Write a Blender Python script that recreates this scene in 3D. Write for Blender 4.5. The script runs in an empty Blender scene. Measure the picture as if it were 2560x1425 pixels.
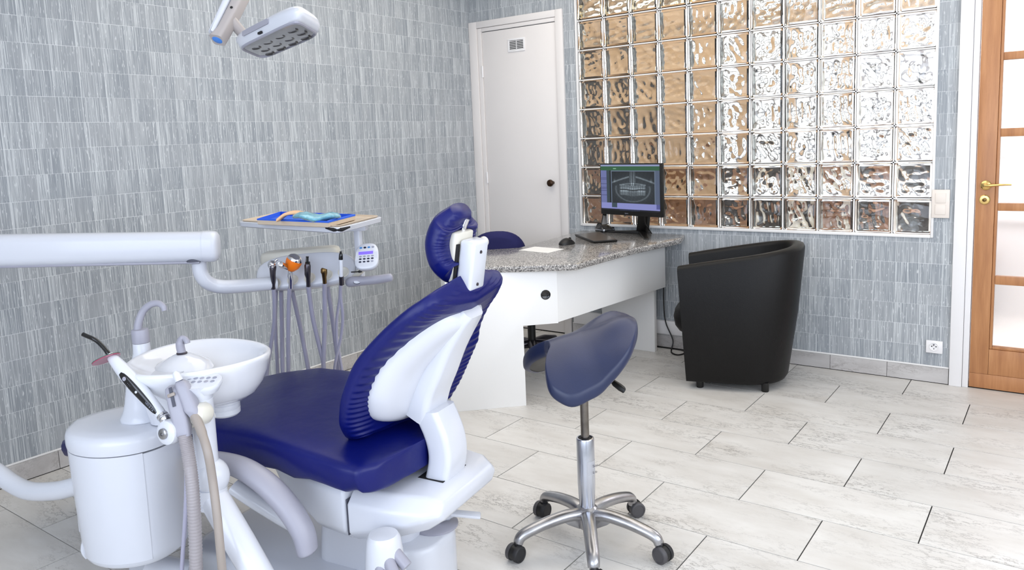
import bpy, bmesh, math, random
from mathutils import Vector, Matrix
random.seed(7)
C = bpy.context.scene.collection
sc = bpy.context.scene
PI = math.pi

# ------------------------------------------------------------------ camera, light, exposure
cd = bpy.data.cameras.new('camera')
cam = bpy.data.objects.new('camera', cd)
C.objects.link(cam)
cam.location = (3.74543, -4.69078, 1.41476)
cam.rotation_euler = (1.442318, 0.040355, 0.626274)
cd.sensor_width = 36.0
cd.lens = 1927.985 / 2560 * 36.0
cd.shift_y = -108.513 / 2560
cd.clip_start = 0.02
sc.camera = cam
sc.view_settings.view_transform = 'Standard'
sc.view_settings.look = 'None'
sc.view_settings.gamma = 1.0
sc.view_settings.use_curve_mapping = False
sc.view_settings.exposure = 0.47
try:
    sc.cycles.max_bounces = 10
    sc.cycles.transmission_bounces = 8
    sc.cycles.glossy_bounces = 4
    sc.cycles.diffuse_bounces = 4
    sc.cycles.caustics_reflective = False
    sc.cycles.caustics_refractive = False
    sc.cycles.sample_clamp_indirect = 8.0
except Exception:
    pass

world = bpy.data.worlds.new('sky')
sc.world = world
world.use_nodes = True
bg = world.node_tree.nodes['Background']
bg.inputs['Color'].default_value = (0.93, 0.96, 1.0, 1)
bg.inputs['Strength'].default_value = 1.25


def area(name, loc, target, sx, sy, power, col):
    l = bpy.data.lights.new(name, 'AREA')
    l.shape = 'RECTANGLE'
    l.size, l.size_y = sx, sy
    l.energy = power
    l.color = col
    o = bpy.data.objects.new(name, l)
    C.objects.link(o)
    o.location = loc
    d = Vector(target) - Vector(loc)
    o.rotation_euler = d.to_track_quat('-Z', 'Y').to_euler()
    return o


# daylight through the windows of the wall behind the camera, the ceiling panels of the room and of the hall
area('window_daylight', (3.3, -5.90, 1.60), (2.2, 0, 1.0), 3.2, 1.8, 42, (0.66, 0.78, 1.0))
area('ceiling_panel_light', (1.9, -1.55, 2.73), (1.9, -1.55, 0), 3.0, 2.4, 33, (1.0, 0.94, 0.86))
area('side_window_daylight', (5.16, -3.0, 1.6), (0, -2.2, 0.9), 3.6, 1.8, 34, (0.78, 0.86, 1.0))
area('hall_ceiling_light', (1.2, 1.15, 2.72), (1.2, 1.15, 0), 3.4, 0.5, 26, (1.0, 0.84, 0.60))
area('hall_fill_light', (3.9, 1.0, 2.70), (3.9, 1.0, 0), 1.8, 1.2, 62, (0.95, 0.95, 1.0))  # added fill lamp under the closed hall ceiling, whitens the door panes


# ------------------------------------------------------------------ helpers
def lin(c):
    return tuple(((v / 255.0) / 12.92 if v / 255.0 <= 0.04045 else ((v / 255.0 + 0.055) / 1.055) ** 2.4) for v in c)


def nmat(name):
    m = bpy.data.materials.new(name)
    m.use_nodes = True
    nt = m.node_tree
    b = nt.nodes['Principled BSDF']
    return m, nt, b


def mat(name, rgb, rough=0.5, metal=0.0, spec=0.5, coat=0.0, var=0.0, vscale=8.0, bump=0.0, bscale=60.0, emit=0.0, trans=0.0, ior=1.45):
    m, nt, b = nmat(name)
    c = lin(rgb)
    b.inputs['Base Color'].default_value = (*c, 1)
    b.inputs['Roughness'].default_value = rough
    b.inputs['Metallic'].default_value = metal
    b.inputs['Specular IOR Level'].default_value = spec
    b.inputs['Coat Weight'].default_value = coat
    b.inputs['Coat Roughness'].default_value = 0.08
    b.inputs['Transmission Weight'].default_value = trans
    b.inputs['IOR'].default_value = ior
    if emit:
        b.inputs['Emission Color'].default_value = (*c, 1)
        b.inputs['Emission Strength'].default_value = emit
    tc = nt.nodes.new('ShaderNodeTexCoord')
    if var:
        n = nt.nodes.new('ShaderNodeTexNoise')
        n.inputs['Scale'].default_value = vscale
        n.inputs['Detail'].default_value = 5
        nt.links.new(tc.outputs['Object'], n.inputs['Vector'])
        r = nt.nodes.new('ShaderNodeMapRange')
        r.inputs['From Min'].default_value = 0.3
        r.inputs['From Max'].default_value = 0.7
        r.inputs['To Min'].default_value = 1 - var
        r.inputs['To Max'].default_value = 1 + var
        nt.links.new(n.outputs['Fac'], r.inputs['Value'])
        mx = nt.nodes.new('ShaderNodeVectorMath')
        mx.operation = 'SCALE'
        mx.inputs[0].default_value = c
        nt.links.new(r.outputs['Result'], mx.inputs['Scale'])
        nt.links.new(mx.outputs['Vector'], b.inputs['Base Color'])
    if bump:
        n = nt.nodes.new('ShaderNodeTexNoise')
        n.inputs['Scale'].default_value = bscale
        n.inputs['Detail'].default_value = 3
        nt.links.new(tc.outputs['Object'], n.inputs['Vector'])
        bp = nt.nodes.new('ShaderNodeBump')
        bp.inputs['Strength'].default_value = bump
        bp.inputs['Distance'].default_value = 0.004
        nt.links.new(n.outputs['Fac'], bp.inputs['Height'])
        nt.links.new(bp.outputs['Normal'], b.inputs['Normal'])
    return m


class G:
    """tiny node-graph helper"""

    def __init__(self, nt):
        self.nt = nt

    def n(self, t, **k):
        x = self.nt.nodes.new(t)
        for a, v in k.items():
            setattr(x, a, v)
        return x

    def put(self, s, v):
        if isinstance(v, (int, float)):
            s.default_value = v
        elif isinstance(v, tuple):
            s.default_value = v
        else:
            self.nt.links.new(v, s)

    def m(self, op, a, b=0.0, c=0.0):
        x = self.n('ShaderNodeMath', operation=op)
        self.put(x.inputs[0], a)
        self.put(x.inputs[1], b)
        self.put(x.inputs[2], c)
        return x.outputs[0]

    def comb(self, a, b, c):
        x = self.n('ShaderNodeCombineXYZ')
        for i, v in enumerate((a, b, c)):
            self.put(x.inputs[i], v)
        return x.outputs[0]

    def noise(self, vec, scale=1.0, detail=0.0, rough=0.5):
        x = self.n('ShaderNodeTexNoise')
        self.put(x.inputs['Vector'], vec)
        x.inputs['Scale'].default_value = scale
        x.inputs['Detail'].default_value = detail
        x.inputs['Roughness'].default_value = rough
        return x.outputs['Fac']

    def white(self, vec):
        x = self.n('ShaderNodeTexWhiteNoise')
        x.noise_dimensions = '3D'
        self.put(x.inputs['Vector'], vec)
        return x.outputs['Value']

    def ramp(self, fac, stops):
        x = self.n('ShaderNodeValToRGB')
        e = x.color_ramp.elements
        while len(e) < len(stops):
            e.new(0.5)
        for i, (p, c) in enumerate(stops):
            e[i].position = p
            e[i].color = (*c, 1) if len(c) == 3 else c
        self.put(x.inputs[0], fac)
        return x.outputs[0]

    def mix(self, f, a, b, mode='MIX'):
        x = self.n('ShaderNodeMix', data_type='RGBA', blend_type=mode)
        self.put(x.inputs[0], f)
        self.put(x.inputs[6], (*a, 1) if isinstance(a, tuple) and len(a) == 3 else a)
        self.put(x.inputs[7], (*b, 1) if isinstance(b, tuple) and len(b) == 3 else b)
        return x.outputs[2]


class MB:
    def __init__(self):
        self.v = []
        self.f = []

    def add(self, vs, fs):
        o = len(self.v)
        self.v += [tuple(p) for p in vs]
        self.f += [tuple(i + o for i in f) for f in fs]
        return self

    def box(self, lo, hi, R=None, c=None):
        vs = [Vector((x, y, z)) for x in (lo[0], hi[0]) for y in (lo[1], hi[1]) for z in (lo[2], hi[2])]
        if R is not None:
            c = Vector(c)
            vs = [c + R @ p for p in vs]
        return self.add(vs, [(0, 1, 3, 2), (4, 6, 7, 5), (0, 4, 5, 1), (2, 3, 7, 6), (0, 2, 6, 4), (1, 5, 7, 3)])

    def rings(self, rs, cap0=True, cap1=True, close=True):
        n = len(rs[0])
        vs = [p for r in rs for p in r]
        fs = []
        for k in range(len(rs) - 1):
            for i in range(n if close else n - 1):
                j = (i + 1) % n
                fs.append((k * n + i, k * n + j, (k + 1) * n + j, (k + 1) * n + i))
        if cap0:
            fs.append(tuple(range(n - 1, -1, -1)))
        if cap1:
            fs.append(tuple((len(rs) - 1) * n + i for i in range(n)))
        return self.add(vs, fs)

    def tube(self, path, r, n=14, caps=True, flat=1.0, up=None):
        P = [Vector(p) for p in path]
        R = r if isinstance(r, (list, tuple)) else [r] * len(P)
        ts = []
        for i in range(len(P)):
            a = P[max(0, i - 1)]
            b = P[min(len(P) - 1, i + 1)]
            ts.append((b - a).normalized())
        u = Vector(up) if up else Vector((0, 0, 1))
        if abs(ts[0].dot(u)) > 0.95:
            u = Vector((1, 0, 0))
        x = (u - ts[0] * ts[0].dot(u)).normalized()
        rs = []
        for i, p in enumerate(P):
            x = (x - ts[i] * ts[i].dot(x)).normalized()
            y = ts[i].cross(x)
            rs.append([p + (x * math.cos(2 * PI * k / n) * flat + y * math.sin(2 * PI * k / n)) * R[i] for k in range(n)])
        return self.rings(rs, caps, caps)

    def cyl(self, a, b, r0, r1=None, n=20):
        a, b = Vector(a), Vector(b)
        return self.tube([a, b], [r0, r0 if r1 is None else r1], n)

    def lathe(self, base, axis, prof, n=28, sx=1.0, xdir=None):
        """prof: list of (radius, height) along axis"""
        base = Vector(base)
        z = Vector(axis).normalized()
        x = Vector(xdir) if xdir else (Vector((1, 0, 0)) if abs(z.x) < 0.9 else Vector((0, 1, 0)))
        x = (x - z * z.dot(x)).normalized()
        y = z.cross(x)
        rs = [[base + z * h + (x * math.cos(2 * PI * k / n) * sx + y * math.sin(2 * PI * k / n)) * max(r, 1e-4) for k in range(n)] for r, h in prof]
        return self.rings(rs)

    def ball(self, c, rx, ry=None, rz=None, n=20, m=12, R=None):
        ry = rx if ry is None else ry
        rz = rx if rz is None else rz
        c = Vector(c)
        rs = []
        for j in range(m + 1):
            t = -PI / 2 + PI * j / m
            w = max(math.cos(t), 0.01)
            ring = []
            for k in range(n):
                p = Vector((rx * w * math.cos(2 * PI * k / n), ry * w * math.sin(2 * PI * k / n), rz * math.sin(t)))
                ring.append(c + (R @ p if R else p))
            rs.append(ring)
        return self.rings(rs)

    def prism(self, poly, z0, z1):
        n = len(poly)
        return self.rings([[Vector((x, y, z0)) for x, y in poly], [Vector((x, y, z1)) for x, y in poly]])

    def plate(self, c, x, y, pts, th):
        """polygon pts (in axes x,y about c) thickened along x cross y by th"""
        c, x, y = Vector(c), Vector(x).normalized(), Vector(y).normalized()
        nrm = x.cross(y)
        return self.rings([[c + x * a + y * b for a, b in pts], [c + x * a + y * b + nrm * th for a, b in pts]])


def orr(w, h, r, n=5):
    """rounded rectangle outline"""
    out = []
    for cx, cy, a0 in ((w / 2 - r, h / 2 - r, 0), (-w / 2 + r, h / 2 - r, 90), (-w / 2 + r, -h / 2 + r, 180), (w / 2 - r, -h / 2 + r, 270)):
        for k in range(n + 1):
            a = math.radians(a0 + 90 * k / n)
            out.append((cx + r * math.cos(a), cy + r * math.sin(a)))
    return out


def sup(t, e):
    c, s = math.cos(t), math.sin(t)
    return (math.copysign(abs(c) ** e, c), math.copysign(abs(s) ** e, s))


def spl(pts, n=8):
    """Catmull-Rom through pts of any dimension"""
    P = [tuple(p) for p in pts]
    P = [tuple(2 * a - b for a, b in zip(P[0], P[1]))] + P + [tuple(2 * a - b for a, b in zip(P[-1], P[-2]))]
    out = []
    for i in range(1, len(P) - 2):
        for k in range(n):
            t = k / n
            out.append(tuple(0.5 * (2 * b + (c - a) * t + (2 * a - 5 * b + 4 * c - d) * t * t + (3 * b - a - 3 * c + d) * t ** 3)
                             for a, b, c, d in zip(P[i - 1], P[i], P[i + 1], P[i + 2])))
    out.append(P[-2])
    return out


def itp(x, tab):
    """piecewise-linear table lookup with smooth ease"""
    if x <= tab[0][0]:
        return tab[0][1]
    for (a, u), (b, v) in zip(tab, tab[1:]):
        if x <= b:
            return u + (v - u) * (x - a) / (b - a)
    return tab[-1][1]


ORIG = {}


def obj(name, mb, material, parent=None, smooth=True, bevel=0.0, sub=0, seg=2, angle=38, kind=None, label=None, origin=None):
    o0 = Vector(ORIG.get(parent.name, (0, 0, 0))) if parent is not None else Vector(origin or (0, 0, 0))
    me = bpy.data.meshes.new(name)
    bm = bmesh.new()
    vs = [bm.verts.new(Vector(p) - o0) for p in mb.v]
    for f in mb.f:
        try:
            bm.faces.new([vs[i] for i in f])
        except ValueError:
            pass
    bmesh.ops.recalc_face_normals(bm, faces=bm.faces)
    if bevel:
        es = [e for e in bm.edges if len(e.link_faces) == 2 and e.calc_face_angle(0) > 0.6]
        bmesh.ops.bevel(bm, geom=es, offset=bevel, segments=seg, profile=0.5, affect='EDGES', clamp_overlap=True)
    bm.to_mesh(me)
    bm.free()
    if smooth:
        me.shade_smooth()
        if not sub:
            me.set_sharp_from_angle(angle=math.radians(angle))
    me.materials.append(material)
    o = bpy.data.objects.new(name, me)
    C.objects.link(o)
    if parent is not None:
        o.parent = parent
    else:
        o.location = o0
    ORIG[o.name] = tuple(o0)
    if sub:
        s = o.modifiers.new('sub', 'SUBSURF')
        s.levels = s.render_levels = sub
    if kind:
        o['kind'] = kind
    if label:
        o['label'] = label
    return o


def thing(name, label, cat, loc, group=None):
    o = bpy.data.objects.new(name, None)
    C.objects.link(o)
    o.location = loc
    o.empty_display_size = 0.05
    ORIG[o.name] = tuple(loc)
    o['label'] = label
    o['category'] = cat
    if group:
        o['group'] = group
    return o


def tag(o, label, cat, group=None):
    o['label'] = label
    o['category'] = cat
    if group:
        o['group'] = group
    return o


def struct_empty(name):
    o = bpy.data.objects.new(name, None)
    C.objects.link(o)
    ORIG[o.name] = (0, 0, 0)
    o['kind'] = 'structure'
    return o


def txt(name, s, size, loc, x, y, material, parent=None, align='LEFT', th=0.0):
    """lettering as a mesh lying in axes x (reading) and y (up)"""
    cu = bpy.data.curves.new(name, 'FONT')
    cu.body = s
    cu.size = size
    cu.align_x = align
    cu.extrude = th
    t = bpy.data.objects.new(name + '_c', cu)
    C.objects.link(t)
    dg = bpy.context.evaluated_depsgraph_get()
    me = bpy.data.meshes.new_from_object(t.evaluated_get(dg))
    bpy.data.objects.remove(t)
    x, y = Vector(x).normalized(), Vector(y).normalized()
    z = x.cross(y)
    M = Matrix((x, y, z)).transposed().to_4x4()
    M.translation = Vector(loc) - Vector(ORIG.get(parent.name, (0, 0, 0)) if parent else (0, 0, 0))
    me.transform(M)
    me.materials.clear()
    me.materials.append(material)
    o = bpy.data.objects.new(name, me)
    C.objects.link(o)
    if parent:
        o.parent = parent
    return o


# view-independent plan axes used for things that stand turned about 36 degrees in the room
RV = Vector((0.8102, 0.5862, 0.0))
FV = Vector((-0.5862, 0.8102, 0.0))
UP = Vector((0, 0, 1))


# ------------------------------------------------------------------ materials
def wallpaper(name, axis, off, pitch):
    m, nt, b = nmat(name)
    g = G(nt)
    tc = g.n('ShaderNodeTexCoord').outputs['Object']
    sp = g.n('ShaderNodeSeparateXYZ')
    nt.links.new(tc, sp.inputs[0])
    h = sp.outputs[axis]
    z = sp.outputs[2]
    uu = g.m('DIVIDE', g.m('SUBTRACT', h, off), pitch)
    vv = g.m('DIVIDE', g.m('SUBTRACT', z, 0.0874), 0.1152)
    row = g.m('FLOOR', vv)
    fv = g.m('FRACT', vv)
    col = g.m('FLOOR', uu)
    fu = g.m('FRACT', uu)
    # each printed tile falls into two strips of its own tone
    strip = g.m('FLOOR', g.m('MULTIPLY', uu, 2.3))
    cell = g.white(g.comb(col, row, 3.0))
    cell2 = g.white(g.comb(strip, row, 9.0))
    # fine hand-drawn vertical lines, broken inside a row
    fine = g.noise(g.comb(g.m('MULTIPLY', h, 420.0), g.m('MULTIPLY', z, 4.0), g.m('MULTIPLY', row, 7.3)), 1.0, 2.0, 0.6)
    wide = g.noise(g.comb(g.m('MULTIPLY', h, 95.0), g.m('MULTIPLY', z, 11.0), g.m('MULTIPLY', row, 3.1)), 1.0, 1.0)
    fleck = g.noise(g.comb(g.m('MULTIPLY', h, 210.0), g.m('MULTIPLY', z, 30.0), g.m('MULTIPLY', row, 5.7)), 1.0, 1.0)
    thr = g.m('ADD', g.m('ADD', 0.53, g.m('MULTIPLY', g.m('SUBTRACT', cell2, 0.45), 0.07)), g.m('MULTIPLY', g.m('SUBTRACT', fu, 0.45), 0.10))
    mr = g.n('ShaderNodeMapRange')
    mr.interpolation_type = 'SMOOTHSTEP'
    g.put(mr.inputs['Value'], g.m('SUBTRACT', fine, thr))
    mr.inputs['From Min'].default_value = -0.04
    mr.inputs['From Max'].default_value = 0.06
    lines = mr.outputs[0]
    mr2 = g.n('ShaderNodeMapRange')
    mr2.interpolation_type = 'SMOOTHSTEP'
    g.put(mr2.inputs['Value'], fleck)
    mr2.inputs['From Min'].default_value = 0.66
    mr2.inputs['From Max'].default_value = 0.72
    # pale seams between the printed tiles, each seam drawn or left out at random
    hr = g.white(g.comb(col, row, 21.0))
    hs = g.m('MULTIPLY', g.m('LESS_THAN', fv, 0.019), g.m('ADD', 0.35, g.m('MULTIPLY', hr, 0.65)))
    vr = g.white(g.comb(col, row, 33.0))
    vs = g.m('MULTIPLY', g.m('LESS_THAN', fu, 0.022), g.m('ADD', 0.25, g.m('MULTIPLY', vr, 0.75)))
    seam = g.m('MAXIMUM', hs, vs)
    base = g.ramp(g.m('ADD', g.m('MULTIPLY', cell, 0.6), g.m('MULTIPLY', cell2, 0.4)),
                  [(0.1, lin((145, 151, 157))), (0.5, lin((155, 160, 165))), (0.9, lin((165, 169, 173)))])
    dk = g.mix(g.m('MULTIPLY', g.m('SUBTRACT', 0.62, wide), 0.55), base, lin((120, 127, 133)))
    c1 = g.mix(g.m('MULTIPLY', lines, 0.80), dk, lin((208, 212, 214)))
    c2 = g.mix(g.m('MULTIPLY', mr2.outputs[0], 0.6), c1, lin((226, 229, 230)))
    c3 = g.mix(g.m('MULTIPLY', seam, 0.72), c2, lin((226, 229, 230)))
    nt.links.new(c3, b.inputs['Base Color'])
    b.inputs['Roughness'].default_value = 0.55
    b.inputs['Specular IOR Level'].default_value = 0.3
    bp = g.n('ShaderNodeBump')
    bp.inputs['Strength'].default_value = 0.25
    bp.inputs['Distance'].default_value = 0.002
    nt.links.new(g.m('ADD', lines, seam), bp.inputs['Height'])
    nt.links.new(bp.outputs['Normal'], b.inputs['Normal'])
    return m


M_WP_LEFT = wallpaper('wallpaper_left', 1, -3.144, 0.1172)
M_WP_BACK = wallpaper('wallpaper_back', 0, 2.384, 0.1155)


def stone(name, a, bcol, vein, rough, along=0):
    m, nt, b = nmat(name)
    g = G(nt)
    tc = g.n('ShaderNodeTexCoord').outputs['Object']
    oi = g.n('ShaderNodeObjectInfo').outputs['Random']
    ad = g.n('ShaderNodeVectorMath', operation='ADD')
    nt.links.new(tc, ad.inputs[0])
    nt.links.new(g.comb(g.m('MULTIPLY', oi, 57.0), g.m('MULTIPLY', oi, 31.0), g.m('MULTIPLY', oi, 13.0)), ad.inputs[1])
    mp = g.n('ShaderNodeMapping')
    nt.links.new(ad.outputs[0], mp.inputs['Vector'])
    mp.inputs['Rotation'].default_value = (0, 0, 0.35)
    mp.inputs['Scale'].default_value = (1.0, 2.6, 2.6) if along == 0 else (2.6, 1.0, 2.6)
    v = mp.outputs[0]
    cloud = g.noise(v, 3.0, 6.0, 0.6)
    base = g.ramp(cloud, [(0.3, lin(a)), (0.7, lin(bcol))])
    warp = g.noise(v, 2.2, 3.0, 0.55)
    n1 = g.noise(v, 9.0, 8.0, 0.72)
    ridge = g.m('ABSOLUTE', g.m('SUBTRACT', n1, 0.5))
    mr = g.n('ShaderNodeMapRange')
    g.put(mr.inputs['Value'], ridge)
    mr.inputs['From Min'].default_value = 0.0
    mr.inputs['From Max'].default_value = 0.026
    mr.inputs['To Min'].default_value = 1.0
    mr.inputs['To Max'].default_value = 0.0
    mk = g.n('ShaderNodeMapRange')
    g.put(mk.inputs['Value'], warp)
    mk.inputs['From Min'].default_value = 0.44
    mk.inputs['From Max'].default_value = 0.66
    veins = g.m('MULTIPLY', mr.outputs[0], mk.outputs[0])
    sp = g.noise(v, 60.0, 3.0, 0.7)
    ms = g.n('ShaderNodeMapRange')
    g.put(ms.inputs['Value'], sp)
    ms.inputs['From Min'].default_value = 0.62
    ms.inputs['From Max'].default_value = 0.74
    spk = g.m('MULTIPLY', ms.outputs[0], g.m('ADD', 0.08, g.m('MULTIPLY', mk.outputs[0], 0.4)))
    c = g.mix(g.m('MULTIPLY', veins, 0.85), base, lin(vein))
    c = g.mix(g.m('MULTIPLY', spk, 0.9), c, lin(vein))
    tone = g.m('ADD', 0.96, g.m('MULTIPLY', oi, 0.07))
    sc_ = g.n('ShaderNodeVectorMath', operation='SCALE')
    nt.links.new(c, sc_.inputs[0])
    g.put(sc_.inputs['Scale'], tone)
    nt.links.new(sc_.outputs[0], b.inputs['Base Color'])
    b.inputs['Roughness'].default_value = rough
    return m


M_TILE = stone('floor_tile_stone', (208, 203, 196), (228, 225, 220), (128, 122, 116), 0.38, 0)
M_PLINTH = stone('plinth_stone', (178, 174, 172), (208, 205, 203), (120, 112, 108), 0.35, 0)
M_JOINT = mat('dark_tile_joint', (34, 30, 29), 0.8)
M_WPAINT = mat('white_gloss_paint', (232, 227, 224), 0.42, var=0.012, vscale=3)
M_WTRIM = mat('white_trim_paint', (240, 238, 238), 0.4)
M_CAULK = mat('white_sealant', (236, 234, 232), 0.6)
M_CEIL = mat('ceiling_paint', (240, 238, 233), 0.8)
M_PLAIN = mat('pale_wall_paint', (226, 226, 224), 0.7)
M_LAM = mat('white_laminate', (243, 242, 240), 0.38, var=0.006, vscale=2)
M_PLAS = mat('white_plastic', (210, 212, 219), 0.25, coat=0.2)
M_PLAS2 = mat('cream_plastic', (216, 212, 200), 0.3, coat=0.15)
M_GPLAS = mat('light_grey_plastic', (158, 157, 168), 0.35)
M_GPLAS2 = mat('warm_grey_rubber', (156, 146, 138), 0.42)
M_HOSE = mat('lilac_grey_hose', (166, 164, 182), 0.3)
M_HOSE2 = mat('ribbed_grey_hose', (160, 154, 156), 0.4)
M_SEAM = mat('dark_seam', (82, 83, 94), 0.7)
M_DARK = mat('dark_gap', (30, 29, 31), 0.8)
M_CERAM = mat('white_ceramic', (220, 221, 226), 0.08, coat=0.4)
M_CHROME = mat('chrome', (215, 215, 220), 0.12, metal=1.0)
M_STEEL = mat('worn_steel', (172, 171, 173), 0.3, metal=1.0, var=0.10, vscale=22, bump=0.06, bscale=90)
M_ALU = mat('polished_aluminium', (196, 200, 210), 0.2, metal=1.0, var=0.03, vscale=20)
M_ROD = mat('dull_gas_rod', (120, 114, 108), 0.34, metal=1.0, var=0.2, vscale=30)
M_BRASS = mat('polished_brass', (226, 190, 120), 0.2, metal=1.0)
M_BRONZE = mat('bronze_metal', (122, 98, 62), 0.35, metal=1.0)
M_KNOB = mat('brown_bronze_knob', (58, 38, 22), 0.25, metal=0.6)
M_GUN = mat('gunmetal', (84, 80, 86), 0.28, metal=0.9)
M_BLACKP = mat('black_plastic', (22, 21, 20), 0.42)
M_BLACKG = mat('black_gloss', (16, 16, 18), 0.12, coat=0.4)
M_TABG = mat('tablet_glass', (74, 68, 64), 0.28)
M_RUBBER = mat('black_rubber', (34, 33, 35), 0.55)
M_CASTG = mat('grey_castor_tread', (74, 72, 74), 0.5)
M_LEATHER = mat('black_leather', (15, 14, 14), 0.46, spec=0.3, bump=0.18, bscale=260)
M_BLUEF = mat('navy_fabric', (30, 30, 84), 0.8, bump=0.2, bscale=400)
M_SADDLE = mat('slate_blue_leather', (34, 42, 72), 0.34, var=0.10, vscale=7, bump=0.05, bscale=300)
M_ORANGE = mat('orange_rubber', (250, 126, 24), 0.35)
M_CAPBLUE = mat('blue_cap', (70, 132, 214), 0.35)
M_TRAYBLUE = mat('blue_tray_paper', (42, 98, 216), 0.6, bump=0.25, bscale=40)
M_TRAYB = mat('beige_tray_rim', (208, 190, 168), 0.35)
M_PEACH = mat('peach_plastic', (232, 186, 142), 0.4)
M_TEAL = mat('teal_film_packet', (112, 168, 184), 0.22, var=0.25, vscale=60, coat=0.3)
M_PAPER = mat('white_paper', (245, 243, 240), 0.8)
M_INK = mat('dark_print', (38, 40, 60), 0.7)
M_INKG = mat('grey_print', (150, 152, 166), 0.7)
M_INKB = mat('blue_print', (70, 130, 190), 0.7)
M_LCD = mat('violet_display', (112, 92, 226), 0.3, emit=0.55)
M_FLINT = mat('tan_hall_wall', (204, 176, 150), 0.7, var=0.05, vscale=3)
M_BROWN = mat('brown_wood_panel', (150, 112, 88), 0.6, var=0.1, vscale=6)
M_COAT = mat('charcoal_cloth', (60, 54, 54), 0.9)
M_LAMPW = mat('warm_lamp_glass', (255, 214, 128), 0.4, emit=4.0)
M_REDF = mat('red_filter_disc', (150, 66, 92), 0.2, coat=0.4)
M_GREENF = mat('green_filter_rim', (60, 110, 92), 0.3)
M_IVORY = mat('ivory_switch_plastic', (232, 222, 212), 0.4)
M_LENS = mat('grey_lamp_lens', (128, 128, 132), 0.16, coat=0.6, var=0.06, vscale=14)
M_LENSD = mat('dark_reflector', (84, 82, 80), 0.2, metal=0.5)


def wood(name):
    m, nt, b = nmat(name)
    g = G(nt)
    tc = g.n('ShaderNodeTexCoord').outputs['Object']
    mp = g.n('ShaderNodeMapping')
    nt.links.new(tc, mp.inputs['Vector'])
    mp.inputs['Scale'].default_value = (16.0, 16.0, 1.3)
    n1 = g.noise(mp.outputs[0], 2.0, 6.0, 0.65)
    n2 = g.noise(tc, 2.6, 2.0)
    c = g.ramp(n1, [(0.3, lin((166, 112, 72))), (0.55, lin((189, 133, 88))), (0.75, lin((204, 150, 104)))])
    c2 = g.mix(g.m('MULTIPLY', g.m('SUBTRACT', n2, 0.35), 0.5), c, lin((160, 106, 64)))
    nt.links.new(c2, b.inputs['Base Color'])
    b.inputs['Roughness'].default_value = 0.38
    return m


M_WOOD = wood('varnished_oak')


def granite():
    m, nt, b = nmat('grey_granite')
    g = G(nt)
    tc = g.n('ShaderNodeTexCoord').outputs['Object']
    vo = g.n('ShaderNodeTexVoronoi')
    nt.links.new(tc, vo.inputs['Vector'])
    vo.inputs['Scale'].default_value = 190.0
    w = g.n('ShaderNodeSeparateColor')
    nt.links.new(vo.outputs['Color'], w.inputs[0])
    n = g.noise(tc, 260.0, 2.0)
    f = g.m('ADD', g.m('MULTIPLY', w.outputs[0], 0.75), g.m('MULTIPLY', n, 0.25))
    c = g.ramp(f, [(0.12, lin((66, 65, 66))), (0.32, lin((122, 119, 117))), (0.55, lin((162, 158, 154))), (0.8, lin((196, 192, 187))), (0.95, lin((214, 211, 208)))])
    nt.links.new(c, b.inputs['Base Color'])
    b.inputs['Roughness'].default_value = 0.13
    return m


M_GRANITE = granite()


def leatherette(name, rgb, gather=False):
    m, nt, b = nmat(name)
    g = G(nt)
    c = lin(rgb)
    b.inputs['Base Color'].default_value = (*c, 1)
    b.inputs['Roughness'].default_value = 0.36
    b.inputs['Specular IOR Level'].default_value = 0.34
    tc = g.n('ShaderNodeTexCoord').outputs['Object']
    n = g.noise(tc, 7.0, 3.0)
    n2 = g.noise(tc, 420.0, 1.0)
    bp = g.n('ShaderNodeBump')
    bp.inputs['Strength'].default_value = 0.35
    bp.inputs['Distance'].default_value = 0.012
    nt.links.new(g.m('ADD', n, g.m('MULTIPLY', n2, 0.02)), bp.inputs['Height'])
    nt.links.new(bp.outputs['Normal'], b.inputs['Normal'])
    return m


M_BLUE = leatherette('royal_blue_leatherette', (5, 15, 92))


def block_glass():
    m, nt, b = nmat('block_glass')
    b.inputs['Base Color'].default_value = (0.95, 0.97, 0.95, 1)
    b.inputs['Roughness'].default_value = 0.02
    b.inputs['Transmission Weight'].default_value = 1.0
    b.inputs['IOR'].default_value = 1.45
    return m


M_GLASS = block_glass()


def pane_glass():
    m, nt, b = nmat('satin_pane_glass')
    b.inputs['Base Color'].default_value = (0.97, 0.97, 1.0, 1)
    b.inputs['Roughness'].default_value = 0.22
    b.inputs['Transmission Weight'].default_value = 1.0
    b.inputs['IOR'].default_value = 1.2
    return m


M_PANE = pane_glass()

# ------------------------------------------------------------------ the room
XR, YF, ZC = 5.2, -5.95, 2.75
HALL = 1.95


def wall_with_holes(axis_lo, axis_hi, holes, y0, y1, z1):
    """slab in the xz plane with rectangular holes (x0,x1,z0,z1)"""
    mb = MB()
    xs = sorted({axis_lo, axis_hi, *[h[0] for h in holes], *[h[1] for h in holes]})
    for a, b in zip(xs, xs[1:]):
        hs = sorted([(h[2], h[3]) for h in holes if h[0] <= a and h[1] >= b])
        z = 0.0
        for lo, hi in hs:
            if lo > z:
                mb.box((a, y0, z), (b, y1, lo))
            z = hi
        if z < z1:
            mb.box((a, y0, z), (b, y1, z1))
    return mb


# floor: dark joint bed with separate tiles laid in running bond
floor = obj('floor', MB().box((-1.4, YF - 0.1, -0.10), (XR + 0.1, HALL, -0.0035)), M_JOINT, smooth=False, kind='structure')
TA, TB, TX, TY = 0.62478, 0.32131, 2.7455, 0.02672
tmesh = {}
GAP = 0.0023


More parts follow.
